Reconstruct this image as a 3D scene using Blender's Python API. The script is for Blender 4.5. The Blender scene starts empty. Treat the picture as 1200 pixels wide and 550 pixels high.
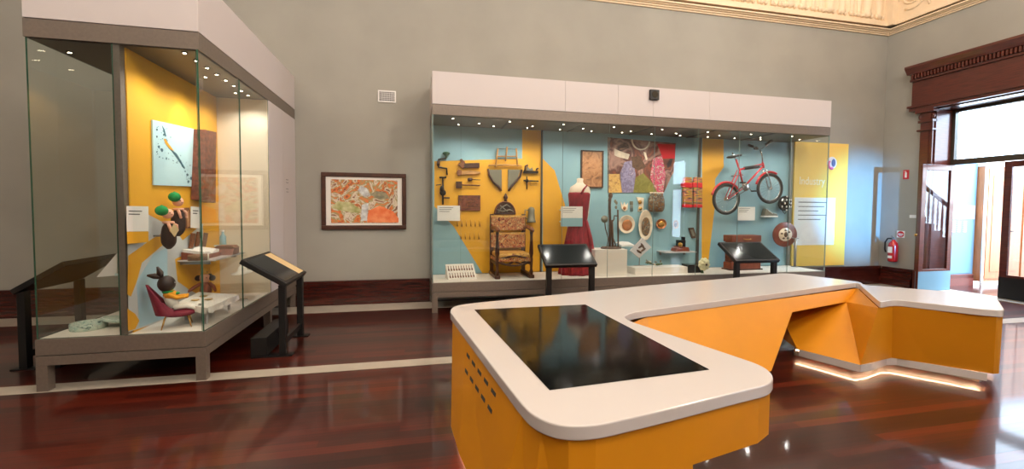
import bpy, bmesh, math, random
from mathutils import Vector, Matrix
random.seed(7)
SC = bpy.context.scene
COL = SC.collection
PI = math.pi
# ------------------------------------------------------------------ camera
YAW, PITCH, ROLL, FPX, CY, EYE = 0.2205, -0.0412, 0.0073, 501.89, 264.46, 1.5
_f = Vector((math.sin(YAW)*math.cos(PITCH), math.cos(YAW)*math.cos(PITCH), math.sin(PITCH)))
_r = Vector((math.cos(YAW), -math.sin(YAW), 0)); _u = _r.cross(_f)
CR = _r*math.cos(ROLL) + _u*math.sin(ROLL); CU = _u*math.cos(ROLL) - _r*math.sin(ROLL)
cam = bpy.data.cameras.new('camera'); cam.sensor_width = 36.0; cam.lens = FPX/1200*36
cam.shift_y = -(275-CY)/1200; cam.clip_start = .05; cam.clip_end = 200
co = bpy.data.objects.new('camera', cam); COL.objects.link(co)
M3 = Matrix((CR, CU, -_f)).transposed()
co.matrix_world = Matrix.Translation((0, 0, EYE)) @ M3.to_4x4()
SC.camera = co
# ------------------------------------------------------------------ world, view
w = bpy.data.worlds.new('world'); SC.world = w; w.use_nodes = True
w.node_tree.nodes['Background'].inputs[0].default_value = (.80, .90, 1.0, 1)
w.node_tree.nodes['Background'].inputs[1].default_value = 10.0
SC.view_settings.view_transform = 'Standard'; SC.view_settings.look = 'None'
SC.view_settings.gamma = 1; SC.view_settings.use_curve_mapping = False
SC.view_settings.exposure = 0.0
try:
    SC.cycles.use_denoising = True
    SC.cycles.max_bounces = 8; SC.cycles.transparent_max_bounces = 24
    SC.cycles.caustics_reflective = False; SC.cycles.caustics_refractive = False
    SC.cycles.sample_clamp_indirect = 6
except Exception: pass
def lamp(name, kind, loc, target, energy, color, size=1., size_y=None, angle=60, blend=.5):
    l = bpy.data.lights.new(name, kind); l.energy = energy; l.color = color
    if kind == 'AREA':
        l.shape = 'RECTANGLE'; l.size = size; l.size_y = size_y or size
    elif kind == 'SPOT':
        l.spot_size = math.radians(angle); l.spot_blend = blend; l.shadow_soft_size = size
    else: l.shadow_soft_size = size
    o = bpy.data.objects.new(name, l); COL.objects.link(o); o.location = loc
    o.rotation_euler = (Vector(target)-Vector(loc)).to_track_quat('-Z', 'Y').to_euler()
    return o
WARM = (1, .925, .85); COOL = (.62, .82, 1.0)
for (x, y, e) in ((-4.6, 2.0, 80), (-1.5, 3.2, 95), (2.2, 3.4, 75), (5.6, 3.6, 95), (.4, -.6, 150), (4.6, -.4, 150), (-2.6, -2.6, 120), (2.6, -3.2, 150), (6.8, -3.0, 120), (7.2, 1.2, 90)):  # room lamps out of view; last one added to lighten the right wall
    lamp('unseen_ceiling_lamp', 'POINT', (x, y, 5.75), (x, y, 0), e*1.45, WARM, .12)
for x in (4.2, 5.6, 7.0, 8.3): lamp('cornice_lamp', 'POINT', (x, 6.15, 5.75), (x, 7, 5.7), 4.5, (1, .94, .86), .05)
lamp('cornice_lamp', 'POINT', (8.7, 4.6, 5.75), (9.4, 5, 5.7), 4.5, (1, .94, .86), .05)
lamp('doorway_daylight', 'AREA', (11.6, 5.0, 4.6), (8.8, 5.2, .9), 800, COOL, 1.6, 1.6)
lamp('added_blue_spot', 'SPOT', (7.2, -4.1, 1.9), (8.86, 7, 1.55), 17000, (.14, .50, 1.0), .05, angle=14, blend=1.0)  # unseen spot added to throw the bluish daylight patch on the back wall
# ------------------------------------------------------------------ helpers
def ray(px, py): return _f + CR*((px-600)/FPX) + CU*((CY-py)/FPX)
def at(px, py, X=None, Y=None, Z=None):
    v = ray(px, py)
    t = X/v.x if X is not None else Y/v.y if Y is not None else (Z-EYE)/v.z
    return Vector((v.x*t, v.y*t, EYE+v.z*t))
def lin(c):
    if isinstance(c, str): c = [int(c[i:i+2], 16) for i in (0, 2, 4)]
    return tuple(((v/255)/12.92 if v/255 <= .04045 else ((v/255+.055)/1.055)**2.4) for v in c[:3])
MATS = {}
def mat(name, color, rough=.5, metal=0., var=0., scale=6., bump=0., coat=0., spec=.5, stretch=None, emit=0., alt=None):
    m = bpy.data.materials.new(name); m.use_nodes = True; nt = m.node_tree; N = nt.nodes; L = nt.links
    b = N['Principled BSDF']; c = lin(color)
    b.inputs['Base Color'].default_value = (*c, 1); b.inputs['Roughness'].default_value = rough
    b.inputs['Metallic'].default_value = metal; b.inputs['Coat Weight'].default_value = coat
    b.inputs['Coat Roughness'].default_value = .06
    b.inputs['Specular IOR Level'].default_value = spec
    if emit:
        b.inputs['Emission Color'].default_value = (*c, 1); b.inputs['Emission Strength'].default_value = emit
    tc = N.new('ShaderNodeTexCoord'); mp = N.new('ShaderNodeMapping'); no = N.new('ShaderNodeTexNoise')
    L.new(tc.outputs['Object'], mp.inputs[0]); L.new(mp.outputs[0], no.inputs['Vector'])
    mp.inputs['Scale'].default_value = stretch or (1, 1, 1)
    no.inputs['Scale'].default_value = scale; no.inputs['Detail'].default_value = 4
    if alt is not None or var:
        r = N.new('ShaderNodeValToRGB')
        a2 = lin(alt) if alt is not None else tuple(v*(1-var) for v in c)
        b2 = c if alt is not None else tuple(min(1, v*(1+var)) for v in c)
        r.color_ramp.elements[0].position = .35; r.color_ramp.elements[0].color = (*a2, 1)
        r.color_ramp.elements[1].position = .65; r.color_ramp.elements[1].color = (*b2, 1)
        L.new(no.outputs[0], r.inputs[0]); L.new(r.outputs[0], b.inputs['Base Color'])
    if bump:
        bp = N.new('ShaderNodeBump'); bp.inputs['Strength'].default_value = bump; bp.inputs['Distance'].default_value = .01
        L.new(no.outputs[0], bp.inputs['Height']); L.new(bp.outputs[0], b.inputs['Normal'])
    MATS[name] = m; return m
def ramp_mat(name, colors, scale=3., detail=6., rough=.5, dist=1.5, stretch=(1, 1, 1), voronoi=False):
    m = bpy.data.materials.new(name); m.use_nodes = True; nt = m.node_tree; N = nt.nodes; L = nt.links
    b = N['Principled BSDF']; b.inputs['Roughness'].default_value = rough
    tc = N.new('ShaderNodeTexCoord'); mp = N.new('ShaderNodeMapping'); mp.inputs['Scale'].default_value = stretch
    no = N.new('ShaderNodeTexNoise'); no.inputs['Scale'].default_value = scale; no.inputs['Detail'].default_value = detail
    no.inputs['Distortion'].default_value = dist
    L.new(tc.outputs['Object'], mp.inputs[0]); L.new(mp.outputs[0], no.inputs['Vector'])
    r = N.new('ShaderNodeValToRGB'); cr = r.color_ramp
    n = len(colors)
    for i, c in enumerate(colors):
        p = .3 + .4*i/(n-1)
        e = cr.elements[i] if i < 2 else cr.elements.new(p)
        e.position = p; e.color = (*lin(c), 1)
    for i, e in enumerate(sorted(cr.elements, key=lambda e: e.position)): e.color = (*lin(colors[i]), 1)
    L.new(no.outputs[0], r.inputs[0]); L.new(r.outputs[0], b.inputs['Base Color'])
    MATS[name] = m; return m
def glass_mat(name, tint=(.965, .985, .975), refl=1.0):
    m = bpy.data.materials.new(name); m.use_nodes = True; nt = m.node_tree; N = nt.nodes; L = nt.links
    for n in list(N): N.remove(n)
    out = N.new('ShaderNodeOutputMaterial'); mix = N.new('ShaderNodeMixShader')
    tr = N.new('ShaderNodeBsdfTransparent'); tr.inputs[0].default_value = (*tint, 1)
    gl = N.new('ShaderNodeBsdfGlossy'); gl.inputs['Roughness'].default_value = .0; gl.inputs[0].default_value = (refl, refl, refl, 1)
    fr = N.new('ShaderNodeFresnel'); ge = N.new('ShaderNodeNewGeometry'); mr = N.new('ShaderNodeMapRange')
    mr.inputs['To Min'].default_value = 1.45; mr.inputs['To Max'].default_value = 1/1.45
    L.new(ge.outputs['Backfacing'], mr.inputs['Value']); L.new(mr.outputs[0], fr.inputs['IOR'])
    L.new(fr.outputs[0], mix.inputs[0]); L.new(tr.outputs[0], mix.inputs[1]); L.new(gl.outputs[0], mix.inputs[2])
    L.new(mix.outputs[0], out.inputs[0]); MATS[name] = m; return m
def world_loc(o):
    v = Vector((0, 0, 0))
    while o is not None: v += o.location; o = o.parent
    return v
class MB:
    def __init__(s): s.bm = bmesh.new(); s.mi = 0; s.sm = False
    def _fin(s, faces):
        for f in faces: f.material_index = s.mi; f.smooth = s.sm
    def poly(s, pts):
        f = s.bm.faces.new([s.bm.verts.new(p) for p in pts]); s._fin([f]); return s
    def box(s, a, b, rot=None, piv=None):
        x0, y0, z0 = a; x1, y1, z1 = b
        P = [Vector(p) for p in ((x0,y0,z0),(x1,y0,z0),(x1,y1,z0),(x0,y1,z0),(x0,y0,z1),(x1,y0,z1),(x1,y1,z1),(x0,y1,z1))]
        if rot is not None:
            pv = Vector(piv) if piv is not None else (P[0]+P[6])/2
            P = [rot @ (p-pv) + pv for p in P]
        return s.hexa(P)
    def hexa(s, P):
        V = [s.bm.verts.new(p) for p in P]
        s._fin([s.bm.faces.new([V[i] for i in q]) for q in ((3,2,1,0),(4,5,6,7),(0,1,5,4),(1,2,6,5),(2,3,7,6),(3,0,4,7))]); return s
    def prism(s, pts, vec):
        """flat polygon (3-D points) pushed along vec"""
        vec = Vector(vec); A = [s.bm.verts.new(p) for p in pts]; B = [s.bm.verts.new(Vector(p)+vec) for p in pts]; n = len(pts)
        fs = [s.bm.faces.new(A[::-1]), s.bm.faces.new(B)]
        for i in range(n): fs.append(s.bm.faces.new((A[i], A[(i+1) % n], B[(i+1) % n], B[i])))
        s._fin(fs); return s
    def tube(s, pts, r, n=8, caps=True, closed=False):
        pts = [Vector(p) for p in pts]; m = len(pts); rs = r if isinstance(r, (list, tuple)) else [r]*m
        rings = []; up = None
        for i, p in enumerate(pts):
            if closed: d = pts[(i+1) % m]-pts[i-1]
            else: d = pts[min(i+1, m-1)]-pts[max(i-1, 0)]
            d.normalize()
            if up is None:
                up = Vector((0, 0, 1)) if abs(d.z) < .9 else Vector((1, 0, 0))
            a = d.cross(up).normalized(); b = a.cross(d).normalized(); up = b
            rings.append([s.bm.verts.new(p + (a*math.cos(2*PI*k/n) + b*math.sin(2*PI*k/n))*rs[i]) for k in range(n)])
        fs = []
        for i in range(m if closed else m-1):
            A, B = rings[i], rings[(i+1) % m]
            for k in range(n): fs.append(s.bm.faces.new((A[k], A[(k+1) % n], B[(k+1) % n], B[k])))
        if caps and not closed: fs += [s.bm.faces.new(rings[0][::-1]), s.bm.faces.new(rings[-1])]
        s._fin(fs); return s
    def lathe(s, prof, c, n=20, sx=1., sy=1., axis='Z', fn=None):
        c = Vector(c); rings = []
        for (r, z) in prof:
            ring = []
            for k in range(n):
                a = 2*PI*k/n; rr = r*(fn(a, z) if fn else 1)
                x, y = rr*math.cos(a)*sx, rr*math.sin(a)*sy
                p = (x, y, z) if axis == 'Z' else (x, z, y) if axis == 'Y' else (z, x, y)
                ring.append(s.bm.verts.new(c+Vector(p)))
            rings.append(ring)
        fs = []
        for A, B in zip(rings, rings[1:]):
            for k in range(n): fs.append(s.bm.faces.new((A[k], A[(k+1) % n], B[(k+1) % n], B[k])))
        fs += [s.bm.faces.new(rings[0][::-1]), s.bm.faces.new(rings[-1])]
        s._fin(fs); return s
    def ball(s, c, r, n=12, m=8, rot=None):
        c = Vector(c); r = Vector(r if isinstance(r, (tuple, list)) else (r, r, r)); rings = []
        R = rot or Matrix.Identity(3)
        for j in range(1, m):
            t = PI*j/m
            rings.append([s.bm.verts.new(c + R @ Vector((r.x*math.sin(t)*math.cos(2*PI*k/n), r.y*math.sin(t)*math.sin(2*PI*k/n), r.z*math.cos(t)))) for k in range(n)])
        T = s.bm.verts.new(c + R @ Vector((0, 0, r.z))); B = s.bm.verts.new(c - R @ Vector((0, 0, r.z))); fs = []
        for k in range(n):
            fs.append(s.bm.faces.new((T, rings[0][k], rings[0][(k+1) % n])))
            fs.append(s.bm.faces.new((B, rings[-1][(k+1) % n], rings[-1][k])))
        for A, Bq in zip(rings, rings[1:]):
            for k in range(n): fs.append(s.bm.faces.new((A[k], Bq[k], Bq[(k+1) % n], A[(k+1) % n])))
        s._fin(fs); return s
    def torus(s, c, R, r, axis='Y', n=32, m=8, a0=0, a1=2*PI, sx=1, sy=1):
        c = Vector(c); full = abs(a1-a0-2*PI) < 1e-6; pts = []
        k = n if full else n+1
        for i in range(k):
            a = a0+(a1-a0)*i/n; x, y = R*math.cos(a)*sx, R*math.sin(a)*sy
            pts.append(c+Vector((x, 0, y) if axis == 'Y' else (x, y, 0) if axis == 'Z' else (0, x, y)))
        return s.tube(pts, r, m, closed=full)
    def build(s, name, mats, parent=None, local=False, bevel=0., **kw):
        bmesh.ops.recalc_face_normals(s.bm, faces=s.bm.faces)
        me = bpy.data.meshes.new(name)
        if parent is not None:
            off = Vector((0, 0, 0)) if local else world_loc(parent); loc = Vector((0, 0, 0))
        elif local: off = loc = Vector((0, 0, 0))
        else:
            cs = [v.co for v in s.bm.verts]
            off = Vector(((min(c.x for c in cs)+max(c.x for c in cs))/2, (min(c.y for c in cs)+max(c.y for c in cs))/2, min(c.z for c in cs))); loc = off
        bmesh.ops.translate(s.bm, verts=s.bm.verts, vec=-off)
        s.bm.to_mesh(me); s.bm.free()
        for q in (mats if isinstance(mats, (list, tuple)) else [mats]): me.materials.append(MATS[q] if isinstance(q, str) else q)
        o = bpy.data.objects.new(name, me); COL.objects.link(o); o.location = loc
        if parent is not None: o.parent = parent
        if bevel:
            md = o.modifiers.new('bevel', 'BEVEL'); md.width = bevel; md.segments = 2; md.limit_method = 'ANGLE'; md.angle_limit = math.radians(40)
        for k, v in kw.items(): o[k] = v
        return o
def thing(name, label, cat, loc, rotz=0, group=None):
    o = bpy.data.objects.new(name, None); COL.objects.link(o); o.location = loc; o.rotation_euler = (0, 0, rotz)
    o.empty_display_size = .1; o['label'] = label; o['category'] = cat
    if group: o['group'] = group
    return o
def tag(o, label, cat, group=None):
    o['label'] = label; o['category'] = cat
    if group: o['group'] = group
    return o
def struct(mb, name, mats, **kw):
    o = mb.build(name, mats, **kw); o['kind'] = 'structure'; return o
def lettering(text, size, loc, rot, material, parent, name='lettering', depth=.001, align='LEFT', length=None):
    cu = bpy.data.curves.new(name, 'FONT'); cu.body = text; cu.size = size; cu.extrude = depth; cu.align_x = align
    o = bpy.data.objects.new(name, cu); COL.objects.link(o)
    bpy.context.view_layer.update()
    me = bpy.data.meshes.new_from_object(o); bpy.data.objects.remove(o)
    me.materials.clear(); me.materials.append(MATS[material])
    m = bpy.data.objects.new(name, me); COL.objects.link(m)
    m.parent = parent; m.location = Vector(loc)-world_loc(parent); m.rotation_euler = rot
    if length: 
        k = length/max(v.co.x for v in me.vertices)
        for v in me.vertices: v.co.x *= k
    return m
# ------------------------------------------------------------------ materials
mat('wall_paint', (159, 157, 149), .85, var=.05, scale=1.2)
mat('cream_plaster', (238, 216, 184), .7, var=.03)
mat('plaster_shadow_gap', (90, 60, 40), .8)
mat('white_laminate', (208, 200, 200), .45, spec=.4)
mat('deck_white', (232, 224, 214), .6)
mat('grey_bronze', (122, 111, 102), .42, metal=.25, var=.06, scale=40)
mat('dark_bronze', (74, 68, 60), .45, metal=.3)
mat('case_ceiling', (92, 84, 72), .5, metal=.2)
mat('steel', (150, 148, 145), .35, metal=.7)
mat('chrome', (200, 200, 200), .15, metal=1.)
mat('black', (14, 14, 15), .45)
mat('black_gloss', (10, 10, 11), .12, coat=.3)
mat('screen_black', (5, 5, 6), .10, spec=.14)
mat('screen_grey', (30, 37, 40), .14, spec=.15)
mat('mahogany', (84, 34, 24), .28, var=.28, scale=5, stretch=(1, 1, 9), coat=.5)
mat('mahogany_h', (84, 34, 24), .28, var=.28, scale=5, stretch=(1, 1, 14), coat=.5)
mat('baseboard_wood', (64, 22, 16), .25, var=.3, scale=3, stretch=(1, 1, 12), coat=.5)
mat('marble', (176, 168, 156), .3, var=.08, scale=5)
mat('yellow_laminate', (214, 142, 22), .42, var=.03, scale=3)
mat('yellow_paint', (230, 168, 38), .6)
mat('sign_yellow_washed', (250, 206, 92), .55)  # yellow paled to imitate strong light and glass haze over the sign
mat('teal_paint', (140, 178, 188), .6)
mat('pale_grey_paint', (205, 208, 208), .6)
mat('pale_blue_paint', (176, 208, 222), .6)
mat('cream_paint', (226, 214, 190), .6)
mat('white_top', (206, 202, 202), .22, spec=.5)
mat('white_lip', (205, 200, 200), .35)
mat('led', (255, 206, 160), .5, emit=34.)
mat('downlight', (255, 236, 205), .5, emit=22.)
mat('glass_edge', (44, 92, 74), .15, spec=.6)
mat('glass_edge_pale', (128, 150, 146), .2, spec=.6)
mat('paper', (236, 232, 226), .7)
mat('ink', (120, 118, 116), .8)
mat('ink_dark', (60, 60, 60), .8)
mat('white_ink', (250, 240, 215), .7)
mat('clear_acrylic', (210, 228, 226), .2)
mat('red_gloss', (190, 24, 24), .25, coat=.6)
mat('red_sign', (205, 30, 40), .5)
mat('white_gloss', (240, 240, 238), .3)
mat('timber_pale', (196, 128, 84), .4, var=.12, scale=3, stretch=(10, 10, 1))
mat('hall_blue', (120, 165, 200), .6)
mat('hall_dado', (120, 62, 56), .4, var=.1)
mat('white_paint', (238, 236, 236), .6)
glass_mat('glass'); glass_mat('door_glass', (.9, .95, 1.0))
ramp_mat('landscape_art', [(60, 44, 36), (150, 110, 84), (222, 208, 190), (150, 140, 90), (226, 120, 60), (110, 60, 40), (235, 200, 150)], scale=4.5, detail=8, dist=2.2)
ramp_mat('mural_art', [(40, 22, 20), (136, 70, 44), (90, 48, 40), (170, 128, 112), (60, 40, 40), (190, 140, 110)], scale=2.4, detail=7, dist=1.2)
ramp_mat('mural_violet', [(90, 84, 120), (150, 140, 170), (110, 100, 130), (176, 160, 176)], scale=9, detail=6)
ramp_mat('mural_green', [(110, 104, 40), (140, 132, 60)], scale=9)
ramp_mat('mural_gold', [(190, 140, 70), (220, 176, 100), (160, 110, 60)], scale=12)
ramp_mat('mural_pattern', [(40, 24, 24), (220, 200, 190), (170, 40, 50), (230, 90, 130), (70, 90, 120)], scale=11, detail=3, dist=3)
mat('mural_red', (206, 24, 34), .6)
ramp_mat('tapestry', [(66, 16, 14), (140, 36, 26), (214, 150, 90), (96, 20, 18), (230, 190, 130), (90, 40, 20)], scale=9, detail=3, dist=2.5)
ramp_mat('seat_cloth', [(120, 60, 30), (222, 176, 90), (196, 140, 70), (232, 196, 120)], scale=8, detail=4, dist=1.5)
ramp_mat('inlay', [(60, 30, 24), (150, 110, 60), (70, 36, 26), (120, 130, 120), (196, 160, 110)], scale=14, detail=3, dist=2.5)
ramp_mat('parchment', [(110, 72, 44), (164, 112, 72), (186, 134, 92), (130, 88, 58)], scale=7, detail=5)
ramp_mat('tin_pattern', [(120, 150, 140), (176, 200, 188), (205, 215, 200), (90, 120, 112)], scale=22, detail=4)
ramp_mat('aqua_art', [(178, 214, 224), (190, 224, 232), (184, 220, 228)], scale=2)
ramp_mat('ink_art', [(24, 40, 60), (60, 110, 130), (20, 24, 30)], scale=20)
mat('iron', (44, 36, 30), .4, metal=.6)
mat('tool_wood', (120, 66, 30), .5, var=.25, scale=14, stretch=(1, 1, 4))
mat('pale_wood', (190, 140, 80), .5, var=.2, scale=14)
mat('dark_wood', (66, 34, 20), .42, var=.3, scale=12)
mat('carved_wood', (110, 56, 36), .6, var=.4, scale=22, bump=.6)
mat('green_knob', (30, 84, 56), .4)
mat('red_velvet', (132, 3, 26), .75, var=.35, scale=10, stretch=(6, 6, .6))
mat('mannequin', (226, 208, 186), .7)
mat('pewter', (128, 124, 108), .4, metal=.35)
mat('brass', (196, 146, 70), .3, metal=.8)
mat('pearl', (232, 214, 190), .25, var=.15, scale=9, coat=.5)
mat('copper_shine', (196, 128, 84), .25, metal=.5, var=.3, scale=8)
mat('dark_pouch', (52, 30, 26), .85, var=.2, scale=30, bump=.3)
mat('green_cap', (24, 140, 70), .9, bump=.3, scale=40)
mat('skin_doll', (240, 178, 150), .6)
mat('brown_doll', (42, 22, 18), .5, coat=.2)
mat('brown_felt', (150, 84, 62), .8)
mat('maroon_cloth', (118, 16, 44), .7, var=.1, scale=20)
mat('orange_felt', (238, 160, 34), .8)
mat('gold', (224, 172, 84), .4, metal=.5)
mat('white_cloth', (232, 226, 216), .8, var=.06, scale=20)
mat('tan_cloth', (216, 188, 140), .8)
mat('straw', (240, 232, 215), .7, var=.1, scale=30)
mat('didge', (126, 92, 64), .6, var=.35, scale=12, stretch=(1, 5, 5))
mat('leather', (126, 60, 36), .45, var=.2, scale=10)
mat('tyre', (24, 22, 22), .7)
mat('rim', (190, 190, 190), .25, metal=.8)
mat('bike_red', (200, 24, 40), .3, coat=.5)
mat('disc_brown', (120, 52, 34), .4, var=.25, scale=10)
mat('petal', (238, 232, 190), .7)
mat('leaf', (70, 100, 60), .7)
mat('bark', (84, 58, 40), .75, var=.3, scale=18)
ramp_mat('woven_stripes', [(200, 60, 40), (120, 150, 70), (226, 150, 60), (60, 60, 70), (236, 120, 90), (140, 160, 90)], scale=7, detail=1, dist=.3, stretch=(.4, .4, 4))
mat('pink_badge', (226, 110, 160), .6)
mat('blue_badge', (90, 110, 160), .6)

# floor boards
def floor_mat():
    m = bpy.data.materials.new('jarrah_boards'); m.use_nodes = True; nt = m.node_tree; N = nt.nodes; L = nt.links; b = N['Principled BSDF']
    ge = N.new('ShaderNodeNewGeometry'); sx = N.new('ShaderNodeSeparateXYZ'); L.new(ge.outputs['Position'], sx.inputs[0])
    def M(op, a, b_=None, c=None):
        n = N.new('ShaderNodeMath'); n.operation = op
        for i, v in enumerate((a, b_, c)):
            if v is None: continue
            if isinstance(v, (int, float)): n.inputs[i].default_value = v
            else: L.new(v, n.inputs[i])
        return n.outputs[0]
    row = M('FLOOR', M('DIVIDE', sx.outputs['Y'], .085))
    off = M('MULTIPLY', row, .737)
    colx = M('FLOOR', M('ADD', M('DIVIDE', sx.outputs['X'], 1.9), off))
    cb = N.new('ShaderNodeCombineXYZ'); L.new(row, cb.inputs[0]); L.new(colx, cb.inputs[1])
    wn = N.new('ShaderNodeTexWhiteNoise'); wn.noise_dimensions = '2D'; L.new(cb.outputs[0], wn.inputs['Vector'])
    mp = N.new('ShaderNodeMapping'); mp.inputs['Scale'].default_value = (1.2, 26, 1); L.new(ge.outputs['Position'], mp.inputs[0])
    no = N.new('ShaderNodeTexNoise'); no.inputs['Scale'].default_value = 1.5; no.inputs['Detail'].default_value = 5; L.new(mp.outputs[0], no.inputs['Vector'])
    f = M('ADD', M('MULTIPLY', wn.outputs['Value'], .55), M('MULTIPLY', no.outputs[0], .45))
    r = N.new('ShaderNodeValToRGB'); cr = r.color_ramp
    cr.elements[0].position = .15; cr.elements[0].color = (*lin((32, 7, 4)), 1)
    cr.elements[1].position = .85; cr.elements[1].color = (*lin((92, 28, 12)), 1)
    e = cr.elements.new(.5); e.color = (*lin((56, 13, 6)), 1)
    L.new(f, r.inputs[0])
    gap = M('LESS_THAN', M('FRACT', M('DIVIDE', sx.outputs['Y'], .085)), .035)
    mx = N.new('ShaderNodeMixRGB'); mx.inputs[2].default_value = (*lin((24, 7, 5)), 1)
    L.new(gap, mx.inputs[0]); L.new(r.outputs[0], mx.inputs[1]); L.new(mx.outputs[0], b.inputs['Base Color'])
    b.inputs['Roughness'].default_value = .34; b.inputs['Coat Weight'].default_value = .55; b.inputs['Coat Roughness'].default_value = .055; b.inputs['Specular IOR Level'].default_value = .3
    h = M('ADD', M('MULTIPLY', wn.outputs['Value'], .35), M('SUBTRACT', M('MULTIPLY', no.outputs[0], .25), M('MULTIPLY', gap, .8)))
    bp = N.new('ShaderNodeBump'); bp.inputs['Strength'].default_value = .10; bp.inputs['Distance'].default_value = .004
    L.new(h, bp.inputs['Height']); L.new(bp.outputs[0], b.inputs['Normal']); L.new(bp.outputs[0], b.inputs['Coat Normal'])
    MATS['floor'] = m
floor_mat()
# ------------------------------------------------------------------ room shell
WY, WX, CZ = 7.0, 9.4, 6.4
m = MB(); m.box((-8.6, -4.6, -.12), (9.4, 7.1, 0)); m.box((9.4, -4.6, -.12), (17, 6.5, 0)); struct(m, 'floor', 'floor')
m = MB(); m.box((-8.6, 7.0, 0), (9.9, 7.2, CZ)); struct(m, 'wall_back', 'wall_paint')
m = MB(); m.box((-8.8, -4.6, 0), (-8.6, 7.2, CZ)); struct(m, 'wall_left', 'wall_paint')
m = MB()
m.box((-8.6, -4.8, 0), (9.9, -4.6, CZ))
struct(m, 'wall_rear', 'wall_paint')
# right wall with two doorways (y 4.5..6.1 and y -2.9..-1.3), 3.4 m high
D1 = (4.5, 6.1); D2 = (-2.9, -1.3); DH = 3.40
m = MB()
for a, b_ in ((-4.6, D2[0]), (D2[1], D1[0]), (D1[1], 7.0)): m.box((WX, a, 0), (WX+.5, b_, CZ))
for d in (D1, D2): m.box((WX, d[0], DH), (WX+.5, d[1], CZ))
struct(m, 'wall_right', 'wall_paint')
m = MB(); m.box((-8.8, -4.8, CZ), (9.9, 7.2, CZ+.15)); struct(m, 'ceiling', 'cream_plaster')
# marble border strips in the floor
m = MB(); m.box((-8.6, 4.09, 0), (9.4, 4.27, .003)); struct(m, 'trim_1', 'marble')
m = MB(); m.box((-8.6, 6.42, 0), (9.3, 6.86, .003)); struct(m, 'trim_2', 'marble')
m = MB(); m.box((9.55, 4.5, 0), (9.9, 6.1, .012)); struct(m, 'trim_3', 'marble')
# baseboards
def base_profile(m, horizontal_from, horizontal_to, wall, sign, along='x'):
    for (d, z0, z1) in ((.11, 0, .16), (.09, .16, .19), (.075, .19, .30), (.10, .30, .325), (.06, .325, .36)):
        if along == 'x': m.box((horizontal_from, wall-d, z0), (horizontal_to, wall, z1))
        else: m.box((wall-d, horizontal_from, z0), (wall, horizontal_to, z1))
m = MB(); base_profile(m, -8.6, -2.96, WY, 1); base_profile(m, -1.755, .21, WY, 1); base_profile(m, 7.05, 9.4, WY, 1); struct(m, 'baseboard_back', 'baseboard_wood')
m = MB(); base_profile(m, -1.3, 4.3, WX, 1, 'y'); base_profile(m, 6.33, 6.89, WX, 1, 'y'); struct(m, 'baseboard_right', 'baseboard_wood')
# cornice and plaster frieze above
m = MB()
for (d, z0, z1) in ((.03, 5.05, 5.075), (.06, 5.075, 5.10), (.10, 5.10, 5.115), (.14, 5.115, 5.14)):
    m.box((-8.6, WY-d, z0), (WX, WY, z1)); m.box((WX-d, -4.6, z0), (WX, WY-d, z1))
struct(m, 'trim_4', 'cream_plaster')
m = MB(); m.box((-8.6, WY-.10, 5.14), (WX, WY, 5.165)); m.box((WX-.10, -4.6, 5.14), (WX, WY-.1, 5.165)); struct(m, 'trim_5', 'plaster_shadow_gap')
m = MB()
m.box((-8.6, WY-.17, 5.165), (WX, WY, 5.24)); m.box((WX-.17, -4.6, 5.165), (WX, WY-.17, 5.24))
m.box((-8.6, WY-.12, 5.24), (WX, WY, 6.4)); m.box((WX-.12, -4.6, 5.24), (WX, WY-.12, 6.4))
m.box((WX-.26, WY-.26, 5.165), (WX-.12, WY-.12, 6.4))
m.sm = True
x = 2.6; k = 0
while x < 9.05:
    wd = (.085, .05, .06, .11)[k % 4]
    m.lathe([(wd*.25, 5.29), (wd, 5.34), (wd*.75, 5.42), (wd*1.05, 5.6), (wd*.8, 5.85), (wd, 6.3)], (x, WY-.12, 0), 8, 1, .7)
    m.ball((x-wd*.9, WY-.14, 5.34), (.03, .04, .05), 8, 6); m.ball((x+wd*.9, WY-.14, 5.33), (.03, .04, .045), 8, 6)
    x += wd*2+.075; k += 1
for j in range(9):
    yc = 6.5-j*.62
    for (R, dz, s0) in ((.24, 0, 0), (.15, .02, 1.5), (.075, .0, 3)):
        m.torus((WX-.125, yc, 5.62+dz), R, .024, 'X', 20, 6, s0, s0+5.2)
    m.ball((WX-.13, yc, 5.62), (.05, .05, .05), 8, 6)
    m.tube([(WX-.125, yc-.3, 5.34), (WX-.125, yc-.24, 5.5), (WX-.125, yc-.3, 5.66), (WX-.125, yc-.36, 5.85)], .026, 6)
struct(m, 'trim_6', 'cream_plaster')
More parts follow.
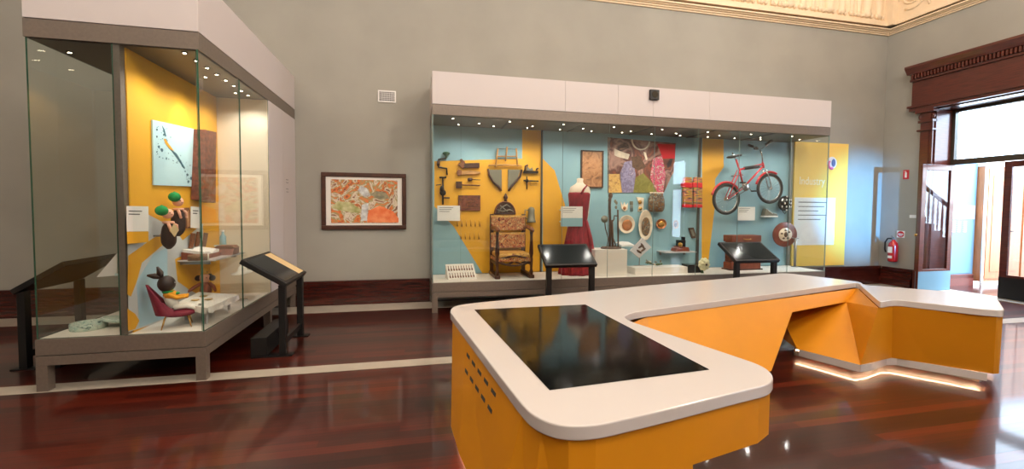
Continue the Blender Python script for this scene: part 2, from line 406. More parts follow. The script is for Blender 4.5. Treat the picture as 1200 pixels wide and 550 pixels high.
# door surrounds
def surround(y0, y1, idx, detail=True):
    m = MB(); X = WX
    for s, yy in ((1, y1), (-1, y0)):
        a, b_ = (yy, yy+.20*s) if s > 0 else (yy-.20, yy)
        m.box((X-.07, a, .0), (X, b_, 3.16)); m.box((X-.085, a-.01, 0), (X, b_+.01, .36))       # pilaster
        m.box((X-.05, a+.05, .5), (X-.085, b_-.05, 3.0))
        m.box((X-.12, a-.03, 3.0), (X, b_+.03, 3.03)); m.box((X-.11, a-.02, 3.16), (X, b_+.02, 3.20))
        m.sm = True; m.torus((X-.07, (a+b_)/2-.06, 3.27), .045, .03, 'X', 16, 8); m.torus((X-.07, (a+b_)/2+.06, 3.27), .045, .03, 'X', 16, 8); m.sm = False
        m.box((X-.10, a+.02, 3.20), (X, b_-.02, 3.34)); m.box((X-.15, a-.05, 3.34), (X, b_+.05, 3.40))
        # door lining in the reveal
        ya, yb = (yy-.02, yy) if s > 0 else (yy, yy+.02)
        m.box((X-.02, ya, 0), (X+.5, yb, 3.40))
    A, B = y0-.38, y1+.38
    m.box((X-.14, A+.02, 3.40), (X, B-.02, 3.50)); m.box((X-.17, A, 3.46), (X, B, 3.50))
    m.box((X-.11, A+.04, 3.50), (X, B-.04, 3.98))
    m.box((X-.15, A+.02, 3.96), (X, B-.02, 4.0))
    n = 44
    for i in range(n):
        yy = A+.05+(B-A-.1)*i/n
        m.box((X-.19, yy, 4.0), (X-.13, yy+(B-A-.1)/n*.55, 4.085))
    m.box((X-.13, A+.02, 4.0), (X, B-.02, 4.10)); 
    m.prism([(X, A, 4.09), (X-.2, A, 4.09), (X-.22, A, 4.13), (X-.27, A-.0, 4.20), (X-.27, A, 4.24), (X, A, 4.24)], (0, B-A, 0))
    m.box((X-.02, y0, 3.38), (X+.5, y1, 3.40))
    struct(m, 'trim_%d' % idx, 'mahogany_h')
surround(*D1, 7); surround(*D2, 8)
# transom windows and door leaves
def transom(y0, y1, idx):
    o = MB(); X = 9.80
    o.box((X-.03, y0+.02, 2.36), (X+.05, y1-.02, 2.46)); o.box((X-.03, y0+.02, 3.33), (X+.05, y1-.02, 3.38))
    o.box((X-.03, y0+.02, 2.46), (X+.05, y0+.07, 3.33)); o.box((X-.03, y1-.07, 2.46), (X+.05, y1-.02, 3.33))
    fr = struct(o, 'window_%d' % idx, 'dark_bronze')
    g = MB(); g.box((X, y0+.07, 2.46), (X+.008, y1-.07, 3.33)); g.build('pane', 'door_glass', fr)
transom(*D1, 1); transom(*D2, 2)
def leaf(idx, hinge, ang, kick='mahogany', wd=.79):
    root = bpy.data.objects.new('door_%d' % idx, None); COL.objects.link(root); root.location = hinge; root.rotation_euler = (0, 0, ang)
    root['kind'] = 'structure'
    m = MB(); t = .022
    m.box((0, -t, .012), (.10, t, 2.35)); m.box((wd-.10, -t, .012), (wd, t, 2.35)); m.box((.10, -t, 2.25), (wd-.10, t, 2.35)); m.box((.10, -t, .34), (wd-.10, t, .42))
    m.build('door_frame', 'mahogany', root, local=True, bevel=.004)
    m = MB(); m.box((.10, -.008, .012), (wd-.10, .008, .34)); m.box((.0, -t-.003, .02), (wd, -t, .38)); m.box((.0, t, .02), (wd, t+.003, .38)); m.build('kick_plate', kick, root, local=True)
    m = MB(); m.box((.10, -.003, .42), (wd-.10, .003, 2.25)); m.build('pane', 'door_glass', root, local=True)
    m = MB(); m.sm = True; m.tube([(wd-.05, -t, 1.05), (wd-.05, -t-.04, 1.05)], .008); m.ball((wd-.05, -t-.055, 1.05), .025)
    m.build('door_knob', 'brass', root, local=True)
    return root
mat('blue_steel', (120, 165, 190), .3, metal=.3)
leaf(1, (9.80, 6.035, 0), PI, 'blue_steel')
leaf(2, (9.80, 4.53, 0), PI/2, 'black')
leaf(3, (9.80, -2.87, 0), PI/2, 'black'); leaf(4, (9.80, -1.33, 0), -PI/2, 'black')
# ------------------------------------------------------------------ hall beyond the doorway
m = MB(); m.box((9.9, 6.42, 0), (11.06, 6.55, 2.46)); struct(m, 'wall_hall', 'hall_blue')
m = MB()
for (d, z0, z1) in ((.05, 0, .14), (.035, .14, .20), (.05, .20, .225)): m.box((9.9, 6.42-d, z0), (11.02, 6.42, z1))
struct(m, 'baseboard_hall', 'hall_dado')
pn = thing('wall_graphic', 'blue hall wall panel with white lines of text and a white strip', 'sign', (10.6, 6.41, 0))
m = MB(); m.box((9.95, 6.412, .25), (11.0, 6.42, 2.4)); m.build('panel', 'hall_blue', pn)
m = MB()
a = at(1114, 241, Y=6.41); b_ = at(1141.5, 257, Y=6.41); m.box((a.x, 6.405, b_.z), (b_.x, 6.411, a.z)); m.build('white_strip', 'white_paint', pn)
for i in range(8):
    zz = at(1115, 220.5+i*2.4, Y=6.41).z; x0 = at(1115, 225, Y=6.41).x; x1 = at(1130+(i*5 % 4), 225, Y=6.41).x
    m = MB(); m.box((x0, 6.406, zz-.009), (x1, 6.411, zz+.009)); m.build('text_line', 'white_paint', pn)
for c in (1116, 1122, 1129):
    for i in range(6):
        zz = at(1115, 260+i*2.3, Y=6.41).z; x0 = at(c, 265, Y=6.41).x; m = MB(); m.box((x0, 6.406, zz-.01), (x0+.08, 6.411, zz+.01)); m.build('text_line', 'white_paint', pn)
cb = thing('timber_cupboard', 'tall pale timber panelled cupboard in the hall beyond the doorway', 'cupboard', (12.0, 6.3, 0))
m = MB(); m.box((11.08, 6.30, .08), (16.5, 6.55, 2.40)); m.build('carcass', 'timber_pale', cb)
m = MB(); m.box((11.06, 6.28, 2.40), (16.5, 6.55, 2.52)); m.box((11.06, 6.26, 2.50), (16.5, 6.55, 2.56)); m.box((11.06, 6.27, 0), (16.5, 6.30, .08)); m.box((11.06, 6.28, .08), (11.12, 6.30, 2.40)); m.build('trim', 'white_paint', cb)
for i in range(5):
    x0 = 11.14+i*1.02
    m = MB(); m.box((x0, 6.275, .14), (x0+.96, 6.30, 2.36)); m.box((x0+.12, 6.268, .28), (x0+.84, 6.275, 2.22))
    d_ = m.build('cupboard_door', 'timber_pale', cb, bevel=.006)
    m = MB(); m.sm = True; m.tube([(x0+.55, 6.27, 1.10), (x0+.55, 6.245, 1.10), (x0+.69, 6.245, 1.10), (x0+.69, 6.27, 1.10)], .012); m.build('handle', 'black', d_)
# staircase whose reflection shows in the open glazed leaf
st = thing('staircase', 'dark timber staircase with turned balusters seen in the open door glass', 'stairs', (12.2, 3.2, 0))
m = MB()
for i in range(9): m.box((11.4+i*.28, 3.0, 0), (11.4+(i+1)*.28, 4.2, .17*(9-i)))
m.build('flight', 'mahogany', st)
m = MB(); m.sm = True; m.tube([(11.3, 4.15, 2.45), (13.9, 4.15, .95)], .045, 10); m.build('handrail', 'mahogany', st)
m = MB(); m.box((11.28, 4.08, 1.5), (11.42, 4.22, 2.65)); m.ball((11.35, 4.15, 2.7), .08); m.build('newel_post', 'mahogany', st)
for i in range(16):
    x0 = 11.5+i*.15; zb = .17*(9-int((x0-11.4)/.28)); zt_ = 2.45-(x0-11.3)*.577
    m = MB(); m.sm = True; m.lathe([(.014, zb), (.02, zb+.1), (.026, (zb+zt_)/2), (.015, zt_-.1), (.014, zt_)], (x0, 4.15, 0), 8); m.build('baluster', 'mahogany', st)
# ------------------------------------------------------------------ things on the walls
# framed landscape
pc = thing('framed_painting', 'dark wood framed colourful landscape print on the grey wall between the cases', 'painting', (-.78, 6.99, 1.138))
x0, x1, z0, z1 = -1.40, -.152, 1.15, 2.022
m = MB()
for a, b_ in (((x0, z0), (x1, z0+.065)), ((x0, z1-.065), (x1, z1)), ((x0, z0+.065), (x0+.065, z1-.065)), ((x1-.065, z0+.065), (x1, z1-.065))): m.box((a[0], 6.955, a[1]), (b_[0], 7.0, b_[1]))
m.build('frame', 'dark_wood', pc, bevel=.008)
m = MB(); m.box((x0+.06, 6.975, z0+.06), (x1-.06, 6.99, z1-.06)); m.build('mount', 'paper', pc)
m = MB(); m.box((-1.265, 6.970, 1.25), (-.285, 6.976, 1.915)); 
m.mi = 1
def flat(m, px, Yp, t=.002):
    pts = [at(a, b, Y=Yp) for a, b in px]; m.prism(pts, (0, -t, 0))
m.mi = 1; flat(m, [(432, 247), (445, 241), (461, 248), (467, 256), (467, 261), (430, 261)], 6.969)
m.mi = 2; flat(m, [(388, 243), (396, 236), (410, 237), (424, 246), (420, 250), (398, 247)], 6.969)
m.mi = 3; flat(m, [(419, 223), (423, 218), (430, 221), (434, 229), (427, 231)], 6.969); flat(m, [(424, 240), (432, 238), (430, 259), (423, 259)], 6.969)
m.mi = 4; flat(m, [(433, 228), (441, 224), (452, 226), (457, 233), (444, 234)], 6.969)
mat('art_orange', (226, 108, 56), .6, alt=(240, 150, 100), scale=9); mat('art_green', (150, 150, 90), .6, alt=(200, 196, 150), scale=12); mat('art_white', (220, 222, 222), .6, alt=(160, 160, 165), scale=14); mat('art_grey', (110, 108, 90), .6, alt=(160, 150, 120), scale=14)
m.build('print', ['landscape_art', 'art_orange', 'art_green', 'art_white', 'art_grey'], pc)
# air vent
v = thing('wall_vent', 'small square metal air vent high on the grey wall above the painting', 'vent', (-.437, 6.99, 3.12))
m = MB(); x0, x1, z0, z1 = -.571, -.303, 3.125, 3.305
m.box((x0, 6.985, z0), (x1, 7.0, z0+.02)); m.box((x0, 6.985, z1-.02), (x1, 7.0, z1)); m.box((x0, 6.985, z0+.02), (x0+.02, 7.0, z1-.02)); m.box((x1-.02, 6.985, z0+.02), (x1, 7.0, z1-.02)); m.build('frame', 'white_paint', v)
m = MB(); m.box((x0+.02, 6.994, z0+.02), (x1-.02, 7.0, z1-.02)); m.build('backing', 'black', v)
m = MB()
for i in range(1, 9): m.box((x0+.02+i*.0253, 6.987, z0+.02), (x0+.028+i*.0253, 6.992, z1-.02))
for i in range(1, 6): m.box((x0+.02, 6.987, z0+.02+i*.0233), (x1-.02, 6.992, z0+.027+i*.0233))
m.build('grille', 'white_paint', v)
# fire extinguisher + signs on right wall
X = WX
e = thing('fire_extinguisher', 'red fire extinguisher with black hose hung on the wall beside the doorway', 'fire extinguisher', (X-.1, 6.68, .48))
m = MB(); m.sm = True; m.lathe([(.05, .475), (.078, .49), (.08, .52), (.08, .79), (.07, .85), (.03, .90), (.022, .92)], (X-.10, 6.66, 0), 20); m.build('cylinder', 'red_gloss', e)
for za, zb in ((.66, .78), (.55, .60)): m = MB(); m.box((X-.183, 6.62, za), (X-.175, 6.70, zb)); m.build('label_plate', 'white_gloss', e)
m = MB(); m.sm = True; m.tube([(X-.1, 6.66, .92), (X-.1, 6.66, .95)], .022); m.tube([(X-.1, 6.66, .945), (X-.18, 6.64, .96)], .010); m.tube([(X-.1, 6.66, .965), (X-.19, 6.64, 1.0)], .010); m.build('valve_handle', 'steel', e)
m = MB(); m.sm = True; m.tube([(X-.1, 6.68, .94), (X-.11, 6.76, .94), (X-.12, 6.80, .86), (X-.12, 6.80, .72), (X-.12, 6.78, .66)], .014); m.build('hose', 'black', e)
m = MB(); m.box((X-.03, 6.63, .60), (X, 6.69, .86)); m.build('bracket', 'steel', e)
s = thing('extinguisher_sign', 'square white and red round fire sign just above the extinguisher', 'sign', (X, 6.60, .93))
m = MB(); m.box((X-.008, 6.53, .965), (X, 6.67, 1.10)); m.build('plate', 'white_gloss', s)
m = MB(); m.lathe([(.062, -.002), (.062, .0)], (X-.009, 6.60, 1.032), 24, axis='X'); m.build('red_disc', 'red_sign', s)
m = MB(); m.box((X-.014, 6.555, 1.022), (X-.011, 6.645, 1.045)); m.box((X-.014, 6.57, .995), (X-.011, 6.63, 1.005)); m.build('lettering', 'white_gloss', s)
s = thing('fire_sign', 'small red rectangular sign with white extinguisher symbol high on the wall', 'sign', (X, 6.555, 2.12))
m = MB(); m.box((X-.008, 6.505, 2.12), (X, 6.605, 2.30)); m.build('plate', 'red_sign', s)
m = MB(); m.box((X-.011, 6.537, 2.15), (X-.008, 6.573, 2.25)); m.box((X-.011, 6.55, 2.25), (X-.008, 6.56, 2.275)); m.box((X-.011, 6.55, 2.268), (X-.008, 6.59, 2.276)); m.build('symbol', 'white_gloss', s)
s = thing('light_switch', 'small white switch plate on the wall left of the door frame', 'switch', (X, 6.40, 1.35))
m = MB(); m.box((X-.01, 6.345, 1.36), (X, 6.46, 1.42)); m.build('plate', 'white_gloss', s, bevel=.003)
m = MB(); m.box((X-.016, 6.39, 1.375), (X-.01, 6.42, 1.405)); m.build('rocker', 'white_paint', s)
# yellow text panel on the back wall
yp = thing('wall_sign', 'tall yellow wall sign with white text box right of the long case', 'sign', (7.85, 7.0, .39))
x0, x1 = 7.19, 8.48
m = MB(); m.box((x0, 6.975, .39), (x1, 6.999, 2.83)); m.build('panel', 'sign_yellow_washed', yp)
a = at(932, 231.5, Y=6.97); b_ = at(977, 287, Y=6.97)
m = MB(); m.box((x0+.03, 6.972, b_.z), (b_.x, 6.976, a.z)); m.build('text_box', 'white_paint', yp)
for i in range(5):
    zz = a.z-.10-i*.085; m = MB(); m.box((x0+.12, 6.970, zz), (x0+(.78, .74, .6, .8, .66)[i], 6.973, zz+.018)); m.build('text_line', 'ink', yp)
lettering('Industry', .22, (x0+.12, 6.974, 2.0), (PI/2, 0, 0), 'white_ink', yp, length=.62)
m = MB(); c = at(975, 191, Y=6.97); m.lathe([(.12, 0), (.12, .003)], (c.x, 6.972, c.z), 28, axis='Y'); m.build('badge_disc', 'white_paint', yp)
m = MB(); m.torus((c.x, 6.969, c.z-.03), .085, .022, 'Y', 20, 6, 2.4, 4.9); m.ball((c.x-.01, 6.968, c.z-.11), (.05, .008, .03)); m.mi = 1; m.ball((c.x+.035, 6.966, c.z), (.05, .008, .08)); m.build('badge_mark', ['pink_badge', 'blue_badge'], yp)
# ------------------------------------------------------------------ display cases
ZB, ZT, ZR, ZP, ZQ = 2.936, 3.392, 2.796, .428, .293
def box_frame(m, x0, x1, y0, y1, z0, z1, w):
    pass
def pane(m, a, b_):
    """glass pane box: big faces glass, thin faces green edge"""
    a = Vector(a); b_ = Vector(b_); d = [abs(b_[i]-a[i]) for i in range(3)]; thin = d.index(min(d))
    n0 = len(m.bm.faces); m.box(a, b_); m.bm.faces.ensure_lookup_table(); m.bm.normal_update()
    for f in list(m.bm.faces)[n0:]: f.material_index = 0 if abs(f.normal[thin]) > .5 else 1
def case_base(c, x0, x1, y0, y1, legs):
    m = MB(); m.box((x0, y0, ZQ), (x1, y1, ZP-.004)); m.build('plinth', 'grey_bronze', c, bevel=.003)
    m = MB(); m.box((x0+.02, y0+.02, ZP-.004), (x1-.02, y1-.01, ZP)); m.build('deck', 'deck_white', c)
    m = MB(); w_ = .075; g = .006
    m.box((x0, y0, ZQ-g-w_), (x1, y0+w_, ZQ-g)); m.box((x0, y1-w_, ZQ-g-w_), (x1, y1, ZQ-g)); m.box((x0, y0+w_, ZQ-g-w_), (x0+w_, y1-w_, ZQ-g)); m.box((x1-w_, y0+w_, ZQ-g-w_), (x1, y1-w_, ZQ-g))
    m.box((x0+.02, y0+.02, ZQ-g), (x1-.02, y1-.02, ZQ))
    m.build('base_frame', 'grey_bronze', c, bevel=.002)
    for (x, y) in legs:
        m = MB(); m.box((x, y, 0), (x+w_, y+w_, ZQ-g-w_)); m.build('leg', 'grey_bronze', c)
def downlights(c, pts, z=ZR):
    for (x, y) in pts:
        m = MB(); m.lathe([(.022, z-.008), (.026, z)], (x, y, 0), 12); f = m.build('downlight', 'black', c)
        m = MB(); m.lathe([(.012, z-.010), (.012, z-.008)], (x, y, 0), 12); m.build('lens', 'downlight', f)
# left case
X0, X1, Y0, YG, Y1 = -2.954, -1.760, 4.10, 5.82, 6.995
SP = -2.33
c1 = thing('display_case', 'tall glass corner display case with white bulkhead and yellow partition at the left', 'display case', (-2.36, 5.5, 0))
case_base(c1, X0, X1, Y0, Y1, [(X0, Y0), (X1-.075, Y0), (X1-.075, YG-.06), (X0, YG-.06), (X1-.075, Y1-.1), (X0, Y1-.1)])
m = MB(); m.box((X0, Y0, ZR), (X1, Y1, ZB)); m.build('top_rail', 'grey_bronze', c1)
m = MB(); m.box((X0+.025, Y0+.025, ZR-.006), (X1-.025, YG, ZR-.0)); m.build('case_ceiling', 'case_ceiling', c1)
m = MB(); m.box((X0+.01, Y0+.01, ZB), (X1-.005, Y1, ZB+.006)); m.build('shadow_gap', 'black', c1)
m = MB(); m.box((X0, Y0, ZB+.006), (X1, Y1, 3.42)); m.build('bulkhead', 'white_laminate', c1, bevel=.003)
# cupboards at the back
m = MB(); m.box((X0, YG, ZP), (X1-.004, Y1, ZR)); m.build('rear_cupboard', 'white_laminate', c1)
for (a, b_) in ((YG+.006, YG+.55), (YG+.556, Y1)):
    m = MB(); m.box((X1-.004, a, ZP+.004), (X1+.0, b_, 1.78)); m.build('cupboard_door', 'white_laminate', c1)
    m = MB(); m.box((X1-.004, a, 1.786), (X1+.0, b_, ZR-.004)); m.build('cupboard_door', 'white_laminate', c1)
for zz in (1.70, 1.74, 1.83, 1.87):
    for yy in (6.52, 6.56, 6.60): m = MB(); m.lathe([(.007, 0), (.007, .002)], (X1, yy, zz), 8, axis='X'); m.build('vent_hole', 'black', c1)
m = MB(); m.box((SP+.012, YG-.012, ZP), (X1-.01, YG, ZR-.006)); m.box((X0+.01, YG-.012, ZP), (SP-.012, YG, ZR-.006)); m.build('back_panel', 'cream_paint', c1)
# spine partition with post
m = MB(); m.box((SP-.055, Y0+.012, ZP), (SP+.0, Y0+.075, ZR-.006)); m.build('mullion', 'grey_bronze', c1)
m = MB(); m.box((SP-.012, Y0+.075, ZP), (SP+.010, YG-.012, ZR-.006))
XP = SP+.012
def onspine(px, d=.0): return [at(a, b_, X=XP+d) for a, b_ in px]
m.mi = 1; m.prism([Vector((XP-.001, p.y, p.z)) for p in onspine([(149, 252), (163, 246), (205, 268), (214, 282), (238, 262), (238, 362), (200, 374), (151, 389)])], (.0015, 0, 0))
m.mi = 2; m.prism([Vector((XP+.0005, p.y, p.z)) for p in onspine([(160, 330), (180, 298), (196, 290), (196, 372), (163, 384)])], (.001, 0, 0))
m.mi = 0; m.prism([Vector((XP+.0015, p.y, p.z)) for p in onspine([(150, 300), (178, 280), (200, 268), (204, 276), (166, 308), (160, 330), (153, 348), (149, 345)])], (.001, 0, 0))
m.prism([Vector((XP+.0015, p.y, p.z)) for p in onspine([(149, 362), (158, 368), (163, 376), (158, 386), (150, 388)])], (.001, 0, 0))
m.prism([Vector((XP+.0015, p.y, p.z)) for p in onspine([(205, 304), (220, 296), (238, 292), (238, 348), (222, 340), (208, 330)])], (.001, 0, 0))
m.build('partition', ['yellow_paint', 'pale_grey_paint', 'pale_blue_paint'], c1)
G = .012
for a, b_ in (((X0+.012, Y0+.006, ZP), (SP-.05, Y0+.006+G, ZR)), ((SP-.046, Y0-.0, ZP), (X1-.024, Y0+G, ZR))):
    m = MB(); pane(m, a, b_); m.build('pane', ['glass', 'glass_edge'], c1)
for a, b_ in (((X0, Y0+.02, ZP), (X0+G, YG-.014, ZR)), ((X1-G-.005, Y0+.0, ZP), (X1-.005, Y0+.855, ZR)), ((X1-G-.005, Y0+.86, ZP), (X1-.005, YG-.002, ZR))):
    m = MB(); pane(m, a, b_); m.build('pane', ['glass', 'glass_edge'], c1)
downlights(c1, [(-1.90, 4.18+i*.2) for i in range(0, 8)] + [(-2.85, 4.4), (-2.7, 4.95), (-2.60, 4.7), (-2.05, 4.9), (-2.0, 5.5)], ZR-.006)
for (x, y, e) in ((-1.90, 4.38, 26), (-1.90, 4.98, 26), (-1.90, 5.5, 22), (-2.70, 4.95, 16)):
    lamp('case_spot', 'SPOT', (x, y, 2.76), (x-.08, y+.02, 0), e, WARM, .02, angle=150, blend=.6)
lamp('case_spot', 'SPOT', (-2.02, 4.95, 2.76), (-2.33, 5.0, 2.1), 18, (1, .85, .6), .02, angle=60, blend=.8)
# long case
A0, A1, B0, B1 = .222, 7.031, 6.12, 6.998
c2 = thing('display_case', 'long wide glass display case of teal and yellow panels along the back wall', 'display case', (3.6, 6.55, 0))
XE = 6.93
case_base(c2, A0, A1, B0, B1-.12, [(A0, B0), (A0, B1-.2), (A1-.075, B0), (A1-.075, B1-.2), (2.4, B0), (4.7, B0)])
m = MB(); m.box((A0, B0, ZR), (A1, B1, ZB)); m.build('top_rail', 'grey_bronze', c2)
m = MB(); m.box((A0+.02, B0+.02, ZR-.006), (A1-.02, B1, ZR)); 
m.build('case_ceiling', 'case_ceiling', c2)
for x in (1.36, 2.49, 3.63, 4.76, 5.9): m = MB(); m.box((x-.012, B0+.02, ZR-.014), (x+.012, B1, ZR-.006)); m.build('ceiling_bar', 'black', c2)
m = MB(); m.box((A0+.005, B0+.01, ZB), (A1-.005, B1, ZB+.006)); m.build('shadow_gap', 'black', c2)
xs = [A0, 2.17, 3.02, 3.62, 4.62, A1]
for a, b_ in zip(xs, xs[1:]):
    m = MB(); m.box((a+.002, B0-.004, ZB+.006), (b_-.002, B0+.02, ZT)); m.build('bulkhead_panel', 'white_laminate', c2)
m = MB(); m.box((A0, B0+.02, ZB+.006), (A1, B1, ZT)); m.build('bulkhead', 'white_laminate', c2)
BY = 6.90
m = MB(); m.box((A0+.0, BY, ZP), (XE+.06, B1, ZR-.006))
def bk(px, d=.001): 
    pts = [at(a, b_, Y=BY) for a, b_ in px]
    m.prism([(p.x, BY+.0005, min(max(p.z, ZP+.001), ZR-.008)) for p in pts], (0, -d, 0))
m.mi = 1
bk([(509, 189), (612, 186), (612, 150), (634, 150), (634, 340), (565, 340), (532, 266), (509, 242)])
bk([(636, 186), (650, 200), (662, 240), (668, 300), (660, 330), (636, 330)], .0011)
bk([(823, 160), (848, 160), (848, 196), (838, 210), (838, 240), (829, 322), (822, 322)], .0012)
m.build('back_panel', ['teal_paint', 'yellow_paint'], c2)
XPART = (at(634, 200, Y=6.5).x, at(818, 200, Y=6.5).x)
m = MB()
p1 = at(634.5, 200, Y=BY).x; m.box((p1-.012, BY-.03, ZP), (p1+.012, BY, ZR-.006)); p1 = at(819, 200, Y=BY).x; m.box((p1-.03, BY-.04, ZP), (p1+.012, BY, ZR-.006)); m.build('mullion', 'dark_bronze', c2)
xs = [A0+.012] + [at(q, 230, Y=B0+.01).x for q in (540, 659, 713, 766, 817, 865, 925)] + [A1-.014]
for a, b_ in zip(xs, xs[1:]):
    m = MB(); pane(m, (a+.001, B0+.005, ZP), (b_-.001, B0+.005+G, ZR)); m.build('pane', ['glass', 'glass_edge_pale'], c2)
m = MB(); pane(m, (A0, B0+.005, ZP), (A0+G, BY, ZR)); m.build('pane', ['glass', 'glass_edge_pale'], c2)
m = MB(); pane(m, (A1-G, B0+.005, ZP), (A1, BY-.03, ZR)); m.build('pane', ['glass', 'glass_edge_pale'], c2)
m = MB(); m.box((XE+.055, BY-.03, ZP), (XE+.075, BY+.0, ZR)); m.build('edge_trim', 'steel', c2)
random.seed(3)
downlights(c2, [(A0+.3+i*.42, 6.28+.25*(i % 2)) for i in range(16)] + [(A0+.42+i*.55, 6.70) for i in range(11)], ZR-.006)
for i in range(8):
    x = .72+i*.83; lamp('case_spot', 'SPOT', (x, 6.30, 2.76), (x, 6.62, 0), 17, WARM if x < 6 else (1, .94, .88), .02, angle=150, blend=.6)
for x, t in ((1.0, 1.0), (1.75, 1.7), (2.85, 2.85), (3.8, 3.8)): lamp('case_spot', 'SPOT', (x, 6.35, 2.76), (t, 6.9, 2.0), 14, (1, .85, .62), .02, angle=55, blend=.8)
# small black speaker on the bulkhead
s = thing('wall_speaker', 'small square black box mounted on the white bulkhead of the long case', 'speaker', (3.615, 6.1, 3.2))
m = MB(); m.box((3.54, 6.072, 3.195), (3.695, 6.116, 3.35)); m.build('body', 'black', s, bevel=.006)
m = MB(); m.lathe([(.05, 0), (.045, .004), (.02, .002)], (3.617, 6.067, 3.275), 20, axis='Y'); m.build('cone', 'black_gloss', s)
# ------------------------------------------------------------------ information kiosks
def kiosk(loc, rz, label, strip=False, W=.78, box=True):
    """local: x along width, y from low front edge (-) to high back edge (+)"""
    k = thing('information_stand', label, 'information stand', loc, rz, 'black sloping information stands')
    zl, zh, dy = .735, .985, .40; s = (zh-zl)/dy; t = .05
    n = Vector((0, -s, 1)).normalized(); u = Vector((0, 1, s)).normalized()
    def P(x, v, h): return Vector((x, 0, zl)) + u*v + n*h
    Ls = math.hypot(dy, zh-zl)
    m = MB(); m.hexa([P(-W/2, 0, -t), P(W/2, 0, -t), P(W/2, Ls, -t), P(-W/2, Ls, -t), P(-W/2, 0, 0), P(W/2, 0, 0), P(W/2, Ls, 0), P(-W/2, Ls, 0)]); m.build('housing', 'black', k, local=True, bevel=.005)
    m = MB(); b_ = .035
    xr = W/2-b_ - (.2 if strip else 0)
    m.hexa([P(-W/2+b_, b_, 0), P(xr, b_, 0), P(xr, Ls-b_, 0), P(-W/2+b_, Ls-b_, 0), P(-W/2+b_, b_, .003), P(xr, b_, .003), P(xr, Ls-b_, .003), P(-W/2+b_, Ls-b_, .003)]); m.build('screen', 'screen_grey', k, local=True)
    if strip:
        m = MB(); xa = xr+.005; xb = W/2-b_; m.hexa([P(xa, b_, 0), P(xb, b_, 0), P(xb, Ls-b_, 0), P(xa, Ls-b_, 0), P(xa, b_, .003), P(xb, b_, .003), P(xb, Ls-b_, .003), P(xa, Ls-b_, .003)]); m.build('graphic_strip', 'tan_cloth', k, local=True)
    for x in (-W/2+.06, W/2-.06):
        m = MB(); m.box((x-.035, .03, .012), (x+.035, .09, zl-.02)); m.build('leg', 'black', k, local=True, bevel=.003)
        m = MB(); m.box((x-.045, -.03, 0), (x+.045, .34, .012)); m.build('foot_plate', 'black', k, local=True)
    m = MB(); m.box((-W/2+.095, .045, .10), (W/2-.095, .075, .16)); m.build('crossbar', 'black', k, local=True)
    if box:
        m = MB(); m.box((-W/2+.02, .20, .012), (W/2-.02, .345, .20)); m.build('equipment_box', 'black', k, local=True, bevel=.004)
    return k
kiosk((-1.245, 4.98, 0), PI/2, 'black sloping stand with a beige strip beside the left case, nearest the painting', True)
kiosk((-3.53, 5.05, 0), -PI/2, 'black sloping stand at the far left, half seen through the corner case glass')
kiosk((2.06, 5.45, 0), 0, 'black sloping stand in front of the red dress', W=.74)
kiosk((5.03, 5.45, 0), 0, 'black sloping stand below the bicycle, rightmost of the four', W=.78)
# ------------------------------------------------------------------ the big activity table
TZ, TT, BZ = .68, .058, .115
def zt(px, py, z=TZ): p = at(px, py, Z=z); return (p.x, p.y)
outline_px = [(527.6, 366), (527.8, 363.5), (529.8, 360.6), (536.4, 357.8), (548.4, 355.9), (563.7, 354.4), (640, 346.5), (760, 334.5), (880, 324), (905, 321.3), (914.6, 320.4), (925, 320.6),
 (980, 327), (1008, 330.6), (1013, 334.2), (1050, 337), (1098, 340.5), (1145, 344.5), (1162, 347), (1167, 349), (1170, 352), (1177, 362.5), (1176, 363.9), (1171, 364.1), (1150, 362.3), (1098, 356.8),
 (1062, 352.6), (1052, 351.7), (1045, 351.9), (1036, 353.4), (1031.3, 353.8), (1028, 351.5), (1006, 332), (1003, 331.6), (998, 332), (860, 350.5), (760, 363.6), (745, 365.8), (737, 367.8), (732, 370.5), (733.5, 373.8), (740, 377), (800, 397), (860, 417), (885, 425.5), (897, 431), (904.5, 438), (906.5, 443), (903, 448.8), (895, 452.2), (870, 458), (780, 480.5), (710, 496.5), (690, 499.5), (668, 500), (650, 497.5), (632, 491), (620, 483), (609, 471)]
outline = [zt(*p) for p in outline_px]
def soften(pts, r=.03, rounds=3):
    for k in range(rounds):
        out = []; n = len(pts)
        for i in range(n):
            p0, p, p1 = Vector(pts[i-1]), Vector(pts[i]), Vector(pts[(i+1) % n])
            a = p0-p; b_ = p1-p; q = min(r, .25*a.length, .25*b_.length)
            out.append(tuple(p+a.normalized()*q)); out.append(tuple(p+b_.normalized()*q))
        pts = out; r *= .45
    return pts
outline = soften(outline)
tb = thing('activity_table', 'large angular yellow table with a rounded white top and black screen', 'table', (2.2, 2.8, 0))
m = MB(); m.prism([(x, y, TZ-TT) for x, y in outline], (0, 0, TT)); m.build('table_top', 'white_top', tb, bevel=.006)
sc = [zt(*p, TZ+.003) for p in ((556, 363), (686, 357), (831, 433), (644, 457))]
m = MB(); m.prism([(x, y, TZ-.001) for x, y in sc], (0, 0, .004)); m.build('touch_screen', 'screen_black', tb)
# body: facets lofted from the underside of the top to the base
UZ = TZ-TT
def U(px, py, ins=(0, 0)): x, y = zt(px, py); return Vector((x+ins[0], y+ins[1], UZ))
def Bm(px, py, z=BZ): return at(px, py, Z=z)
i_ = .012
